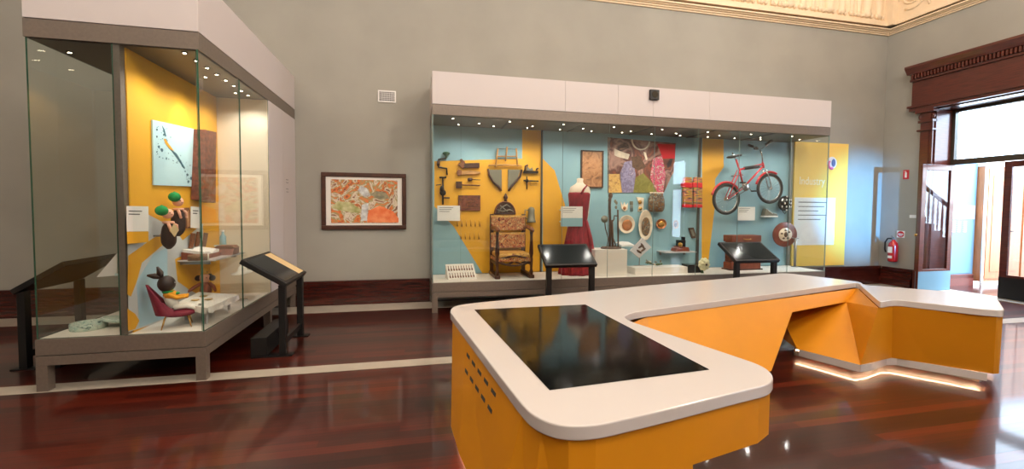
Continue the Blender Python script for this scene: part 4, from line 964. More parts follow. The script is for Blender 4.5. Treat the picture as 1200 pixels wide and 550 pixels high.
# bowls and shells
def dish(name, label, cat, cpx, rx, rz, depth, m1, m2, d=.05):
    c = w(*cpx, BP-d); t = thing(name, label, cat, c)
    m = MB(); m.sm = True; m.lathe([(.02, depth), (.6, depth*.7), (.9, depth*.25), (1, 0), (.96, .0), (.7, depth*.45), (.02, depth*.75)], (0, 0, 0), 28, rx, rz, axis='Y')
    bmesh.ops.translate(m.bm, verts=m.bm.verts, vec=c); m.build('shell', m1, t)
    m = MB(); m.sm = True; m.ball((c.x+rx*.1, c.y+depth*.2, c.z-rz*.1), (rx*.62, .012, rz*.62), 16, 8); m.build('centre', m2, t)
    m = MB(); m.box((c.x-.02, c.y+depth-.01, c.z-.01), (c.x+.02, BP, c.z+.01)); m.build('mount', 'clear_acrylic', t)
    return t
dish('polished_bowl', 'round polished shell bowl with orange upper half, right of the tree sculpture', 'bowl', (734.5, 263), .155, .16, .06, 'pearl', 'copper_shine', .08)
dish('carved_shell', 'upright pointed oval shell with dark centre, the largest on the teal panel', 'shell', (756.5, 264), .135, .27, .05, 'pearl', 'inlay', .08)
dish('trinket_dish', 'small coppery oval dish to the right of the pointed shell', 'dish', (775, 262.5), .105, .09, .04, 'copper_shine', 'brass', .07)
dish('shell_button', 'smallest round dish, rightmost of the shells', 'dish', (792, 263), .055, .08, .03, 'brass', 'bark', .06)
# low plinth with quilt board, open book, posy
q0, q1 = dk(744, 322.3), dk(806, 320.6); yf = (q0.y+q1.y)/2
lp = thing('low_plinth', 'long low white plinth on the case floor right of the display block', 'pedestal', ((q0.x+q1.x)/2, yf+.15, ZP))
lz = w(775, 313.6, yf).z
m = MB(); m.box((q0.x, yf, ZP), (q1.x, yf+.28, lz)); m.build('block', 'deck_white', lp, bevel=.004)
t = thing('botanical_tile', 'tilted square white tile painted with dark leaves, propped on a clear stand', 'tile', w(752, 300, 6.55))
P5 = [(753, 279), (763.5, 290), (749, 302.5), (738.5, 294)]
m = MB(); slab(m, P5, 6.50, .03); m.build('tile', 'white_top', t, bevel=.003)
for a, b_ in (((748, 291), (754, 287)), ((751, 295), (757, 291)), ((751, 285), (756, 293)), ((746, 293), (752, 297))): 
    m = MB(); p0 = w(*a, 6.495); p1 = w(*b_, 6.495); m.sm = True; m.ball(p0.lerp(p1, .5), ((p1-p0).length/2, .004, .02), 10, 6, rot=Matrix.Rotation(-math.atan2(p1.z-p0.z, p1.x-p0.x), 3, 'Y')); m.build('painted_leaf', 'bark', t)
m = MB(); a = w(750, 302, 6.53); m.sm = True; m.tube([(a.x, a.y+.01, a.z+.06), (a.x, a.y+.02, lz)], .008, 6); m.tube([(a.x-.1, a.y+.02, lz+.006), (a.x+.1, a.y+.02, lz+.006)], .006, 6); m.build('wire_stand', 'steel', t)
t = thing('open_book', 'small open white book lying on a clear shelf behind the tilted tile', 'book', w(737, 288, 6.68))
m = MB(); a = w(728.5, 289, 6.60); b_ = w(744, 287, 6.60); zz = a.z
m.prism([(a.x, 6.60, zz), ((a.x+b_.x)/2, 6.60, zz+.006), ((a.x+b_.x)/2, 6.60, zz+.03), (a.x, 6.60, zz+.018)], (0, .22, .04)); m.prism([((a.x+b_.x)/2+.002, 6.60, zz+.006), (b_.x, 6.60, zz), (b_.x, 6.60, zz+.018), ((a.x+b_.x)/2+.002, 6.60, zz+.03)], (0, .22, .04))
m.build('pages', 'paper', t)
m = MB(); m.box((a.x-.01, 6.60, zz-.008), (b_.x+.01, BP, zz)); m.build('bracket', 'clear_acrylic', t)
random.seed(5)
t = thing('foliage_sprig', 'small grey-green metal sprig with curled leaves lying on the low plinth', 'sprig', (w(766, 312, yf+.12).x, yf+.12, lz))
m = MB(); m.sm = True; ya = yf+.12; m.tube([(w(757, 308, ya).x, ya, lz+.12), (w(761, 309, ya).x, ya, lz+.05), (w(770, 311, ya).x, ya, lz+.02), (w(776, 311, ya).x, ya, lz+.03)], .008, 6); m.build('stem', 'pewter', t)
for i in range(10):
    x = w(758+i*1.9, 311, ya).x; m = MB(); m.sm = True; m.ball((x, ya+random.uniform(-.04, .04), lz+.03+random.random()*.06), (.028, .02, .012), 8, 6, rot=Matrix.Rotation(random.random()*3, 3, 'Y')); m.build('leaf', random.choice(['leaf', 'pearl', 'pewter']), t)
# shelf with camera
zs = w(795, 294.5, 6.72).z
sh = thing('wall_shelf', 'thin white shelf fixed to the teal panel right of the sprig', 'shelf', w(795, 296, 6.72))
a = w(777, 295, 6.70); b_ = w(813, 294, 6.70); m = MB(); m.box((a.x, 6.62, zs-.02), (b_.x, BP, zs)); m.build('board', 'white_top', sh)
m = MB(); m.box((a.x+.05, 6.86, zs-.08), (a.x+.07, BP, zs-.02)); m.box((b_.x-.07, 6.86, zs-.08), (b_.x-.05, BP, zs-.02)); m.build('bracket', 'steel', sh)
t = thing('folding_camera', 'old brown and black folding camera standing on the thin white shelf', 'camera', (w(797, 294, 6.72).x, 6.72, zs))
a = w(789.5, 294, 6.72); b_ = w(806, 294, 6.72)
m = MB(); m.prism([(a.x, 6.66, zs), (b_.x, 6.66, zs), (b_.x-.02, 6.66, zs+.07), (a.x+.08, 6.66, zs+.09), (a.x+.02, 6.66, zs+.06)], (0, .16, 0)); m.build('base', 'leather', t, bevel=.006)
m = MB(); m.box((w(794.5, 290, 6.72).x, 6.68, zs+.07), (w(802, 290, 6.72).x, 6.79, w(800, 281.5, 6.72).z)); m.build('bellows_box', 'black', t, bevel=.006)
m = MB(); m.sm = True; c = w(798, 287, 6.66); m.lathe([(.035, -.0), (.04, .03), (.03, .035)], c, 16, axis='Y'); m.build('lens', 'brass', t)
m = MB(); c = w(800.6, 281, 6.73); m.box((c.x-.02, 6.70, c.z-.03), (c.x+.02, 6.76, c.z+.05)); m.build('viewfinder', 'black', t)
t = relic('tilted_card', 'small dark tilted picture card fixed above the right end of the shelf', 'card', [(807, 267.5), (813, 266.8), (817, 279), (811, 279.5)], BP-.03, 'bark', 'card')
m = MB(); slab(m, [(809, 269.5), (812, 269.2), (814.5, 276.5), (812, 277)], BP-.033, .002); m.build('picture', 'pewter', t)
# woven bands
for k, (xa, xb, lab) in enumerate(((801, 811.5, 'woven striped band with red top hanging left of its twin'), (813, 823.5, 'woven striped band with red top hanging right of its twin, by the dark post'))):
    y = 6.72
    t = thing('woven_band', lab, 'textile', w((xa+xb)/2, 243, y), group=None)
    m = MB(); slab(m, [(xa, 219), (xb, 220), (xb, 240), (xa+.5, 239.5)], y, .05); m.build('striped_body', 'woven_stripes', t, bevel=.01)
    m = MB(); slab(m, [(xa-1, 214), (xb, 214.6), (xb, 220.5), (xa-1, 219.6)], y-.008, .066); m.build('red_cuff', 'mural_red', t, bevel=.01)
    m = MB(); slab(m, [(xa+1, 207.5), (xb-.6, 208), (xb, 214.6), (xa-.5, 214)], y+.004, .042); m.build('patterned_top', 'woven_stripes', t, bevel=.008)
    m = MB(); slab(m, [(xa, 239.5), (xb, 240), (xb, 243.6), (xa, 243.2)], y-.004, .058); m.build('fringe', 'mural_red', t, bevel=.01)
    m = MB(); c = w((xa+xb)/2, 212, y); m.box((c.x-.01, y+.04, c.z-.01), (c.x+.01, BP, c.z+.01)); m.build('mount', 'clear_acrylic', t)
# dark box and white flower
bx0, bx1 = dk(807.5, 320.3), dk(823, 319.6); yb_ = (bx0.y+bx1.y)/2
t = thing('dark_block', 'small black display box on the case floor behind the white flower', 'box', ((bx0.x+bx1.x)/2, yb_+.1, ZP))
bz = w(812, 310.5, yb_).z
m = MB(); m.box((bx0.x, yb_, ZP), (bx1.x, yb_+.2, bz-.012)); m.build('box', 'black', t, bevel=.004)
m = MB(); m.box((bx0.x-.004, yb_-.004, bz-.012), (bx1.x+.004, yb_+.204, bz)); m.build('lid', 'black_gloss', t)
fc = w(825.5, 310, yb_-.08); t = thing('white_flower', 'round white paper flower with small dark centre on the case floor', 'flower', (fc.x, fc.y, ZP))
m = MB(); m.sm = True; m.lathe([(.03, ZP), (.02, ZP+.02), (.012, fc.z)], (fc.x, fc.y+.05, 0), 10); m.build('stem', 'leaf', t)
for r, n, s in ((.065, 9, .05), (.04, 6, .042)):
    for i in range(n):
        a = 2*PI*i/n+r*20; m = MB(); m.sm = True; m.ball((fc.x+r*math.cos(a), fc.y+.01+(.065-r)*-1.2, fc.z+r*math.sin(a)), (s, .028, s*.8), 10, 6, rot=Matrix.Rotation(-a, 3, 'Y')); m.build('petal', 'petal', t)
m = MB(); m.ball((fc.x, fc.y-.055, fc.z), .016); m.build('centre', 'bark', t)
# bicycle ---------------------------------------------------------------
yb = 6.62
RW = w(851, 233.5, yb); FW = w(902.2, 221, yb); R_w = .255
t = thing('bicycle', "child's red bicycle with black saddle hung tilted on the teal panel", 'bicycle', (RW.lerp(FW, .5).x, yb, RW.z))
for nm, C_ in (('rear', RW), ('front', FW)):
    m = MB(); m.sm = True; m.torus(C_, R_w, .026, 'Y', 40, 8); wh = m.build('wheel', 'tyre', t)
    m = MB(); m.sm = True; m.torus(C_, R_w-.03, .010, 'Y', 36, 6); m.build('rim', 'rim', wh)
    m = MB()
    for i in range(20): a = 2*PI*i/20+.1; m.tube([C_, C_+Vector((math.cos(a)*(R_w-.03), 0, math.sin(a)*(R_w-.03)))], .0022, 4)
    m.build('spokes', 'rim', wh)
    m = MB(); m.sm = True; m.lathe([(.02, -.04), (.03, -.02), (.03, .02), (.02, .04)], C_, 14, axis='Y'); m.build('hub', 'chrome', wh)
def bt_(pts, r, name, material='bike_red', dy=0, n=8):
    m = MB(); m.sm = True; m.tube([w(a, b_, yb)+Vector((0, dy, 0)) for a, b_ in pts], r, n); return m.build(name, material, t)
BBp = (871.5, 219.5)
bt_([(893.5, 191), (894.8, 197)], .022, 'head_tube')
bt_([(894.3, 195), BBp], .017, 'down_tube'); bt_([(893.7, 192.5), (866.5, 199)], .017, 'top_tube')
bt_([(862.5, 187), (866.5, 199), BBp], .016, 'seat_tube')
for d in (-.04, .04): bt_([BBp, (851, 233.5)], .010, 'chain_stay', dy=d); bt_([(866, 199), (851, 233.5)], .009, 'seat_stay', dy=d); bt_([(895.2, 199), (899, 207), (902.2, 221)], .011, 'fork_blade', 'chrome', dy=d)
bt_([(889, 195), (872, 197.5)], .030, 'frame_pad', 'black')
bt_([(858, 179), (862.5, 188)], .011, 'seat_post', 'chrome')
m = MB(); m.sm = True; c = w(860, 183.5, yb); R3 = Matrix.Rotation(-.12, 3, 'Y')
m.ball(w(857.5, 184, yb), (.10, .07, .028), 14, 8, rot=R3); m.ball(w(864, 182.4, yb), (.11, .03, .022), 14, 8, rot=R3); m.build('saddle', 'black', t)
bt_([(893.5, 191), (893, 183), (890.5, 175)], .012, 'stem', 'chrome')
m = MB(); m.sm = True; q = [w(890.5, 175, yb), w(893, 184, yb)]
s = w(889.5, 168.5, yb); m.tube([(s.x, yb-.26, s.z+.0), (s.x+.02, yb-.14, s.z-.06), (q[0].x, yb-.05, q[0].z), (q[0].x, yb+.05, q[0].z), (s.x+.02, yb+.12, s.z-.06), (s.x, yb+.22, s.z)], .011, 8); m.build('handlebar', 'chrome', t)
for sy in (-1, 1):
    m = MB(); m.sm = True; m.tube([(s.x, yb+(.245 if sy > 0 else -.28), s.z+.01), (s.x+.005, yb+sy*.15, s.z-.03)], .022, 10); m.build('grip', 'black', t)
m = MB(); m.sm = True; c = w(886, 174, yb); m.ball(c, (.05, .03, .03)); m.build('brake_lever', 'black', t)
m = MB(); m.sm = True; m.lathe([(.07, -.006), (.075, 0), (.07, .006)], w(*BBp, yb)+Vector((0, -.05, 0)), 24, axis='Y'); m.build('chainring', 'chrome', t)
for a, b_ in ((BBp, (866, 215)), (BBp, (877, 224))): bt_([a, b_], .010, 'crank_arm', 'chrome', dy=-.07)
for p in ((864.8, 214.6), (878, 224.4)):
    m = MB(); c = w(*p, yb); m.box((c.x-.04, yb-.15, c.z-.012), (c.x+.04, yb-.08, c.z+.012)); m.build('pedal', 'black', t, bevel=.004)
for C_, a0, a1, nm in ((RW, .5, 2.9, 'r'), (FW, 1.1, 2.9, 'f')):
    m = MB(); m.sm = True; m.torus(C_, R_w+.045, .020, 'Y', 20, 8, a0, a1); m.build('mudguard', 'bike_red', t)
m = MB(); m.torus(w(861, 226, yb)+Vector((0, -.05, 0)), .0, .0) if False else m.tube([w(871.5, 215.8, yb)+Vector((0, -.05, 0)), w(851, 231.6, yb)+Vector((0, -.05, 0))], .006, 6); m.tube([w(871.5, 223.5, yb)+Vector((0, -.05, 0)), w(851, 235.6, yb)+Vector((0, -.05, 0))], .006, 6); m.build('chain', 'black', t)
m = MB(); c = w(871, 205, yb); m.sm = True; m.tube([(c.x, yb, c.z), (c.x, BP, c.z)], .012); c = w(894, 196, yb); m.tube([(c.x, yb, c.z), (c.x, BP, c.z)], .012); m.build('wall_mount', 'steel', t)
# shoe, helmet, shield
t = thing('sports_shoe', 'single grey lace-up sports shoe fixed right of the white card', 'shoe', w(904, 254, BP-.08))
m = MB(); slab(m, [(896, 253.3), (896.5, 249), (898, 244.5), (901, 246), (905, 249.2), (911, 250.6), (911.8, 253.4)], BP-.12, .09); m.build('upper', 'pewter', t, bevel=.012)
m = MB(); slab(m, [(895.6, 253), (912, 253), (912, 254.8), (895.6, 254.6)], BP-.125, .10); m.build('sole', 'white_gloss', t, bevel=.005)
m = MB(); 
for a in ((900.5, 246.6), (902.2, 247.8), (904, 249)): ctube(m, [a, (a[0]+1.4, a[1]+1.6)], BP-.125, .006, 6)
m.build('laces', 'white_gloss', t)
m = MB(); c = w(903, 251, BP-.04); m.box((c.x-.01, BP-.05, c.z), (c.x+.01, BP, c.z+.02)); m.build('mount', 'clear_acrylic', t)
c = w(919.5, 238.5, BP-.10); t = thing('cycle_helmet', 'dark cycling helmet with white vents hanging above the painted disc', 'helmet', c)
m = MB(); m.sm = True; m.ball(c, (.135, .09, .145), 18, 12); m.build('shell', 'black_gloss', t)
random.seed(2)
for i in range(12):
    a = 2*PI*i/12; rr = .5+.35*(i % 2); px_, pz = .135*rr*math.cos(a), .145*rr*math.sin(a); yy = -.09*math.sqrt(max(0, 1-rr*rr))
    m = MB(); m.sm = True; m.ball((c.x+px_, c.y+yy, c.z+pz), (.014, .008, .022), 8, 6); m.build('vent', 'white_gloss', t)
m = MB(); m.sm = True; m.tube([(c.x-.06, c.y, c.z-.13), (c.x, c.y-.01, c.z-.2), (c.x+.06, c.y, c.z-.13)], .006, 6); m.build('strap', 'black', t)
m = MB(); m.box((c.x-.01, c.y+.07, c.z-.01), (c.x+.01, BP, c.z+.01)); m.build('mount', 'clear_acrylic', t)
c = w(919.7, 275, 6.72); t = thing('painted_disc', 'round brown leather disc with pale painted centre on a thin stand', 'shield', (c.x, 6.72, ZP))
m = MB(); m.sm = True; m.lathe([(.27, -.012), (.285, 0), (.27, .012), (.1, .03)], c, 36, .97, .82, axis='Y'); m.build('disc', 'disc_brown', t)
m = MB(); m.sm = True; m.lathe([(.15, -.02), (.155, -.012)], c, 28, .97, .82, axis='Y'); m.build('painted_centre', 'pearl', t)
m = MB(); m.sm = True; m.ball(c+Vector((0, -.025, 0)), (.04, .015, .05)); 
for a in (0.6, 1.6, 2.9, 4.2, 5.3): m.ball(c+Vector((.09*math.cos(a), -.022, .08*math.sin(a))), (.03, .006, .018), 8, 6)
m.build('motif', 'bark', t)
m = MB(); m.sm = True; p = w(933.5, 280, 6.66); q = dk(933.5, 317); m.tube([(p.x, 6.68, ZP), (p.x, 6.68, p.z)], .022, 8); m.tube([(c.x+.1, 6.73, c.z-.05), (p.x, 6.69, p.z), (p.x+.05, 6.66, p.z+.01)], .009, 6); m.lathe([(.06, ZP), (.06, ZP+.01)], (p.x, 6.68, 0), 16); m.build('stand_post', 'steel', t)
# cases behind the kiosk
s0 = dk(857, 318.5); s1 = dk(893, 318)
t = thing('travel_case', 'brown leather travel case standing on the case floor behind the right stand', 'suitcase', ((s0.x+s1.x)/2, s0.y+.12, ZP))
y0 = max(s0.y, 6.45); zt2 = w(870, 276, y0).z; x0, x1 = at(857, 300, Y=y0).x, at(892, 300, Y=y0).x
m = MB(); m.box((x0, y0, ZP), (x1, y0+.2, ZP+.14)); m.build('lower_drawer', 'leather', t, bevel=.01)
m = MB(); m.box((x0+.03, y0+.03, ZP+.14), (x1-.01, y0+.2, zt2-.12)); m.build('middle_panel', 'carved_wood', t, bevel=.01)
m = MB(); m.box((x0, y0, zt2-.12), (x1, y0+.22, zt2)); m.build('lid', 'leather', t, bevel=.012)
m = MB(); m.box((x0-.015, y0-.01, ZP), (x1+.03, y0+.22, ZP+.025)); m.build('foot_rail', 'dark_wood', t)
m = MB(); m.sm = True; xm = (x0+x1)/2; m.tube([(xm-.07, y0-.005, zt2-.06), (xm-.06, y0-.03, zt2-.07), (xm+.06, y0-.03, zt2-.07), (xm+.07, y0-.005, zt2-.06)], .008, 6); m.build('handle', 'brass', t)
# ------------------------------------------------------------------ objects in the corner case
XS = XP
def v(px, py, d=0.): return at(px, py, X=XS+d)
def xslab(m, px, d, t_): m.prism([v(a, b_, d) for a, b_ in px], (-t_, 0, 0)); return m
t = thing('bird_print', 'pale aqua unframed print of ink birds and blossom on the yellow partition', 'print', v(205, 218))
m = MB(); xslab(m, [(179, 140.5), (232.5, 152.5), (232.5, 219), (180.5, 217)], .014, .012); m.build('board', 'aqua_art', t)
m = MB(); m.sm = False; random.seed(11)
def blot(cx_, cy_, s, n=7, mi=0):
    m.mi = mi; pts = [(cx_+s*random.uniform(.5, 1.1)*math.cos(2*PI*i/n), cy_+s*random.uniform(.7, 1.5)*math.sin(2*PI*i/n)) for i in range(n)]; m.prism([v(a, b_, .0155) for a, b_ in pts], (-.001, 0, 0))
for (a, b_, s) in ((184, 152, 1.6), (186, 172, 1.8), (190, 176, 2.2), (184, 178, 1.2), (187, 184, 1.2), (195, 186, 1.5), (184, 160, 1.4), (196, 165, 1.0), (200, 161, .8), (192, 158, 1.4), (220, 205, 1.8), (224, 209, 2), (228, 214, 1.8), (221, 213, 1.6), (226, 201, 1.5), (217, 201, 1), (215, 196, .9), (223, 194, .8)): blot(a, b_, s*.85)
for _ in range(70):
    f = random.random(); blot(183+f*44+random.gauss(0, 4) if f > .5 else 183+random.random()*16, 146+f*68+random.gauss(0, 3) if f > .5 else 148+random.random()*40, random.uniform(.25, .7), 5)
m.build('ink_marks', 'ink_art', t)
m = MB(); m.prism([v(a, b_, .0165) for a, b_ in ((190, 147), (193, 152), (195, 160), (193.6, 160), (191.6, 153))], (-.001, 0, 0)); m.prism([v(a, b_, .0165) for a, b_ in ((199, 174), (207, 180), (217, 197), (216, 198), (205, 182))], (-.001, 0, 0)); m.build('branch_stroke', 'ink_art', t)
m = MB(); m.prism([v(a, b_, .018) for a, b_ in ((192, 163), (193.6, 162.6), (198.6, 170), (204, 177), (199, 174.6), (194, 168))], (-.001, 0, 0)); m.build('orange_bird', 'orange_felt', t)
t = thing('carved_board', 'tall narrow carved brown wooden board fixed at the back of the yellow partition', 'board', v(247, 237))
m = MB(); a = at(237.6, 160, X=XS+.02); q = [at(px, py, X=XS+.13) for px, py in ((241.5, 152), (254, 155), (253, 238), (238.5, 234))]; m.prism(q, (-.12, 0, 0)); m.build('board', 'carved_wood', t, bevel=.006)
def xlabel(px, label, d=.05, mt='paper'):
    t = thing('text_label', label, 'label', v(*px[2], d))
    m = MB(); xslab(m, px, d, .006); m.build('card', mt, t)
    (x0, y0), (x1, y1), (x2, y2), (x3, y3) = px
    for i, f in enumerate((.18, .3)):
        m = MB(); xslab(m, [(x0+2, y0+(y3-y0)*f), (x0+(x1-x0)*(.7-.1*i), y0+(y3-y0)*f+.3), (x0+(x1-x0)*(.7-.1*i), y0+(y3-y0)*f+1.4), (x0+2, y0+(y3-y0)*f+1.1)], d+.001, .001); m.build('text_line', 'ink_dark', t)
    m = MB(); c = v((x0+x1)/2, (y0+y2)/2, d); m.box((XS, c.y-.01, c.z-.05), (c.x-.006, c.y+.01, c.z+.05)); m.build('standoff', 'clear_acrylic', t)
    return t
t = xlabel([(149, 241.5), (174, 242), (174, 271), (149.5, 271.5)], 'white text card over an amber band on the yellow partition, left of the dolls')
m = MB(); xslab(m, [(149.5, 271.8), (174, 271.3), (174, 284), (150, 286)], .05, .005); m.build('amber_band', 'yellow_paint', t)
xlabel([(224, 242), (236, 243), (236, 268), (224, 267)], 'small white text card behind the hanging dolls, nearest the glass corner')
# dolls in pouches hanging
def pouch_doll(cap, hd, body, label, tag_=False):
    D = .12
    c = v(*cap, D); h = v(*hd, D); b0 = v(*body[0], D); b1 = v(*body[1], D)
    t = thing('cloth_doll', label, 'doll', b1)
    L_ = (b0-b1).length; ax = (b0-b1).normalized()
    m = MB(); m.sm = True; n = 9; rr = [.015, .042, .055, .058, .058, .056, .052, .045, .03]
    m.tube([b1+ax*(L_*i/(n-1)) for i in range(n)], rr, 16); m.build('pouch', 'dark_pouch', t)
    m = MB(); m.sm = True; m.ball(h, .045, 16, 12); hd_ = m.build('head', 'skin_doll', t)
    m = MB(); m.sm = True; m.ball(h+Vector((.042, -.016, -.005)), (.010, .008, .007), 8, 6); m.build('nose', 'skin_doll', hd_)
    for s in (-1, 1):
        m = MB(); m.ball(h+Vector((.036, s*.018-.016, .010)), .005, 8, 6); m.build('eye', 'brown_doll', hd_)
    m = MB(); m.sm = True; m.ball(c, (.048, .052, .045), 16, 10); m.ball(c+Vector((0, 0, .04)), .011, 8, 6); m.build('cap', 'green_cap', t)
    m = MB(); m.sm = True; m.torus(b0+Vector((0, 0, .01)), .034, .012, 'Z', 18, 8); m.build('collar', 'skin_doll', t)
    for s in (-1, 1):
        m = MB(); m.sm = True; m.tube([b0+Vector((.015, s*.035, 0)), b0+Vector((.035, s*.06, -.02)), b0+Vector((.042, s*.055, -.06))], [.012, .014, .011], 8); m.ball(b0+Vector((.043, s*.052, -.067)), .012, 8, 6); m.build('arm', 'skin_doll', t)
    m = MB(); m.box((XS, b0.y-.008, b0.z-.12), (b0.x-.05, b0.y+.008, b0.z-.105)); m.build('peg', 'steel', t)
    if tag_:
        m = MB(); c = v(204, 270, D+.10); m.prism([c+Vector((0, -.07, 0)), c+Vector((0, 0, .06)), c+Vector((0, .07, 0)), c+Vector((0, 0, -.06))], (.004, 0, 0)); m.build('paper_tag', 'tan_cloth', t)
pouch_doll((189.5, 247), (196.5, 250.5), ((197.5, 262), (198, 292)), 'green-capped doll in dark brown pouch with paper tag, lower of the two', True)
pouch_doll((204.5, 231), (208.5, 236.5), ((209, 246.5), (208.5, 277)), 'green-capped doll in dark brown pouch, upper and further back of the two')
t = thing('small_framed_picture', 'little tilted framed sketch hanging right of the upper doll', 'picture', v(221, 268, .03))
q = [(215, 244), (222, 243.5), (227.5, 266.5), (219, 268)]
m = MB(); xslab(m, q, .035, .03); m.build('frame', 'tool_wood', t)
m = MB(); xslab(m, [(216.6, 246), (221.2, 245.6), (225.6, 265), (219.8, 266.3)], .037, .002); m.build('sketch', 'parchment', t)
# shelf group
xs0 = -2.12; zsh = at(222, 306.5, X=-2.1).z
p0 = at(212, 304, X=-2.2); p1 = at(275, 302, X=-2.0)
SY0, SY1 = 4.86, 5.62
zsh = at(241, 306, X=-2.03).z
t = thing('wall_shelf', 'thin white shelf on the yellow partition holding the open book and carved box', 'shelf', (-2.16, 5.2, zsh-.012))
m = MB(); m.box((XS, SY0, zsh-.014), (-1.98, SY1, zsh)); m.build('board', 'white_top', t)
m = MB(); m.box((XS, SY0+.05, zsh-.05), (-2.05, SY0+.07, zsh-.014)); m.box((XS, SY1-.07, zsh-.05), (-2.05, SY1-.05, zsh-.014)); m.build('bracket', 'steel', t)
# tube
a = at(211, 296.5, X=-2.17); b_ = at(243, 300.5, X=-2.03)
a.z = b_.z = zsh+.036; a.y = max(a.y, SY0-.12)
t = thing('decorated_tube', 'long brown patterned wooden tube lying along the front of the shelf', 'tube', (a.x, a.y, zsh)); 
m = MB(); m.sm = True; m.tube([a, a.lerp(b_, .5), b_], [.030, .034, .034], 14); m.build('barrel', 'didge', t)
m = MB(); m.sm = True; m.tube([b_, b_+(b_-a).normalized()*.012], .030, 14); m.build('end_cap', 'straw', t)
bq = at(233, 299, Z=zsh+.03); by0 = 4.93
t = thing('open_book', 'open cream book lying on the shelf behind the wooden tube', 'book', (-2.14, by0+.12, zsh))
m = MB()
for s in (-1, 1):
    yc = by0+.15; m.prism([(-2.29, yc, zsh+.075), (-2.29, yc+s*.06, zsh+.10), (-2.29, yc+s*.17, zsh+.105), (-2.29, yc+s*.17, zsh+.075)], (.19, 0, -.03))
m.build('pages', 'paper', t)
m = MB(); m.prism([(-2.30, by0-.03, zsh), (-2.30, by0-.03, zsh+.075), (-2.09, by0-.03, zsh+.042), (-2.09, by0-.03, zsh)], (0, .36, 0)); m.build('cover', 'leather', t)
bsh = Vector((0, -.10, 0))
t = thing('carved_box', 'small carved wooden box with sloping lid at the far end of the shelf', 'box', (-2.08, 5.52+bsh.y, zsh))
m = MB(); m.box((-2.2, 5.475, zsh), (-1.995, 5.60, zsh+.07)); m.prism([(-2.2, 5.40, zsh), (-1.995, 5.40, zsh), (-1.995, 5.475, zsh+.07), (-2.2, 5.475, zsh+.07)], (0, .05, 0)); bmesh.ops.translate(m.bm, verts=m.bm.verts, vec=bsh); m.build('box', 'carved_wood', t, bevel=.004)
m = MB(); m.prism([(-2.205, 5.47, zsh+.07), (-1.99, 5.47, zsh+.07), (-2.02, 5.47, zsh+.10), (-2.17, 5.47, zsh+.10)], (0, .135, 0)); bmesh.ops.translate(m.bm, verts=m.bm.verts, vec=bsh); m.build('lid', 'tool_wood', t)
for i, (px, py, lab) in enumerate(((226, 282, 'small dark standing card above the open book, nearest the glass corner'), (233, 280, 'small dark standing card above the open book, between two others'), (241, 281, 'small dark standing card above the open book, beside the pale bottle'))):
    p = v(px, py, .03); t = thing('display_card', lab, 'card', (XS, p.y, p.z-.07))
    m = MB(); m.prism([(XS+.01, p.y-.05, p.z-.08), (XS+.01, p.y+.02, p.z-.08), (XS+.03, p.y+.04, p.z+.07), (XS+.03, p.y-.04, p.z+.08)], (.012, 0, 0)); m.build('card', 'tool_wood', t)
    m = MB(); m.prism([(XS+.0, p.y-.02, p.z-.02), (XS+.0, p.y+.01, p.z-.02), (XS+.03, p.y+.01, p.z-.02), (XS+.03, p.y-.02, p.z-.02)], (0, 0, .01)); m.build('peg', 'clear_acrylic', t)
p = v(254, 289, .07); t = thing('glass_bottle', 'small pale blue bottle beside the row of standing cards', 'bottle', (XS+.08, 5.70, p.z)); 
zb_ = zsh+.08
m = MB(); m.sm = True; m.lathe([(.03, 0), (.034, .01), (.034, .10), (.014, .13), (.014, .16)], (XS+.08, 5.70, zb_), 14); m.build('body', 'teal_paint', t)
m = MB(); m.lathe([(.016, .16), (.016, .18)], (XS+.08, 5.70, zb_), 12); m.build('stopper', 'white_gloss', t)
m = MB(); m.box((XS, 5.66, zb_-.012), (XS+.13, 5.74, zb_)); m.build('bracket', 'clear_acrylic', t)
# hat on wire stand
hx, hy = -1.93, 5.42; hz = at(284, 320, X=hx).z; hy = at(284, 320, X=hx).y
t = thing('straw_hat', 'wide flat cream hat on a thin white post near the side glass', 'hat', (hx, hy, ZP))
m = MB(); m.sm = True; m.lathe([(.15, hz-.0), (.152, hz+.006), (.07, hz+.02), (.055, hz+.06), (.03, hz+.085)], (hx, hy, 0), 28, .62, 1.25); m.build('brim', 'straw', t)
m = MB(); m.sm = True; m.lathe([(.064, hz+.02), (.06, hz+.035)], (hx, hy, 0), 24, .62, 1.25); m.build('band', 'tan_cloth', t)
m = MB(); m.sm = True; m.tube([(hx, hy, ZP), (hx, hy, hz)], .008, 8); m.lathe([(.05, ZP), (.05, ZP+.008)], (hx, hy, 0), 16); m.build('stand', 'white_top', t)
# dolls' tea party on the deck -------------------------------------------
def dd(px, py): return at(px, py, Z=ZP)
# doll's chair
L1, L2, L3, L4 = dd(195, 383), dd(205, 386.5), dd(221, 381.5), dd(210, 379)
cc = (L1+L2+L3+L4)/4; 
t = thing('dolls_chair', 'small maroon padded tub chair with splayed brass legs holding the dark doll', 'toy chair', (cc.x, cc.y, ZP))
ax = Vector((.92, .38, 0)).normalized(); ay = Vector((-ax.y, ax.x, 0)); hs = ZP+.10
def C(a, b_, c): return Vector((cc.x, cc.y, 0))+ax*a+ay*b_+Vector((0, 0, c))
for a, b_ in ((-.08, -.075), (.08, -.075), (-.08, .075), (.08, .075)):
    m = MB(); m.sm = True; m.tube([C(a, b_, hs), C(a*1.3, b_*1.25, ZP)], [.007, .004], 8); m.build('leg', 'brass', t)
m = MB(); m.sm = True; m.ball(C(.02, 0, hs+.02), (.125, .115, .034), 20, 8, rot=Matrix.Rotation(math.atan2(ax.y, ax.x), 3, 'Z')); m.build('seat', 'maroon_cloth', t)
m = MB(); m.sm = True; n = 16; grid = []
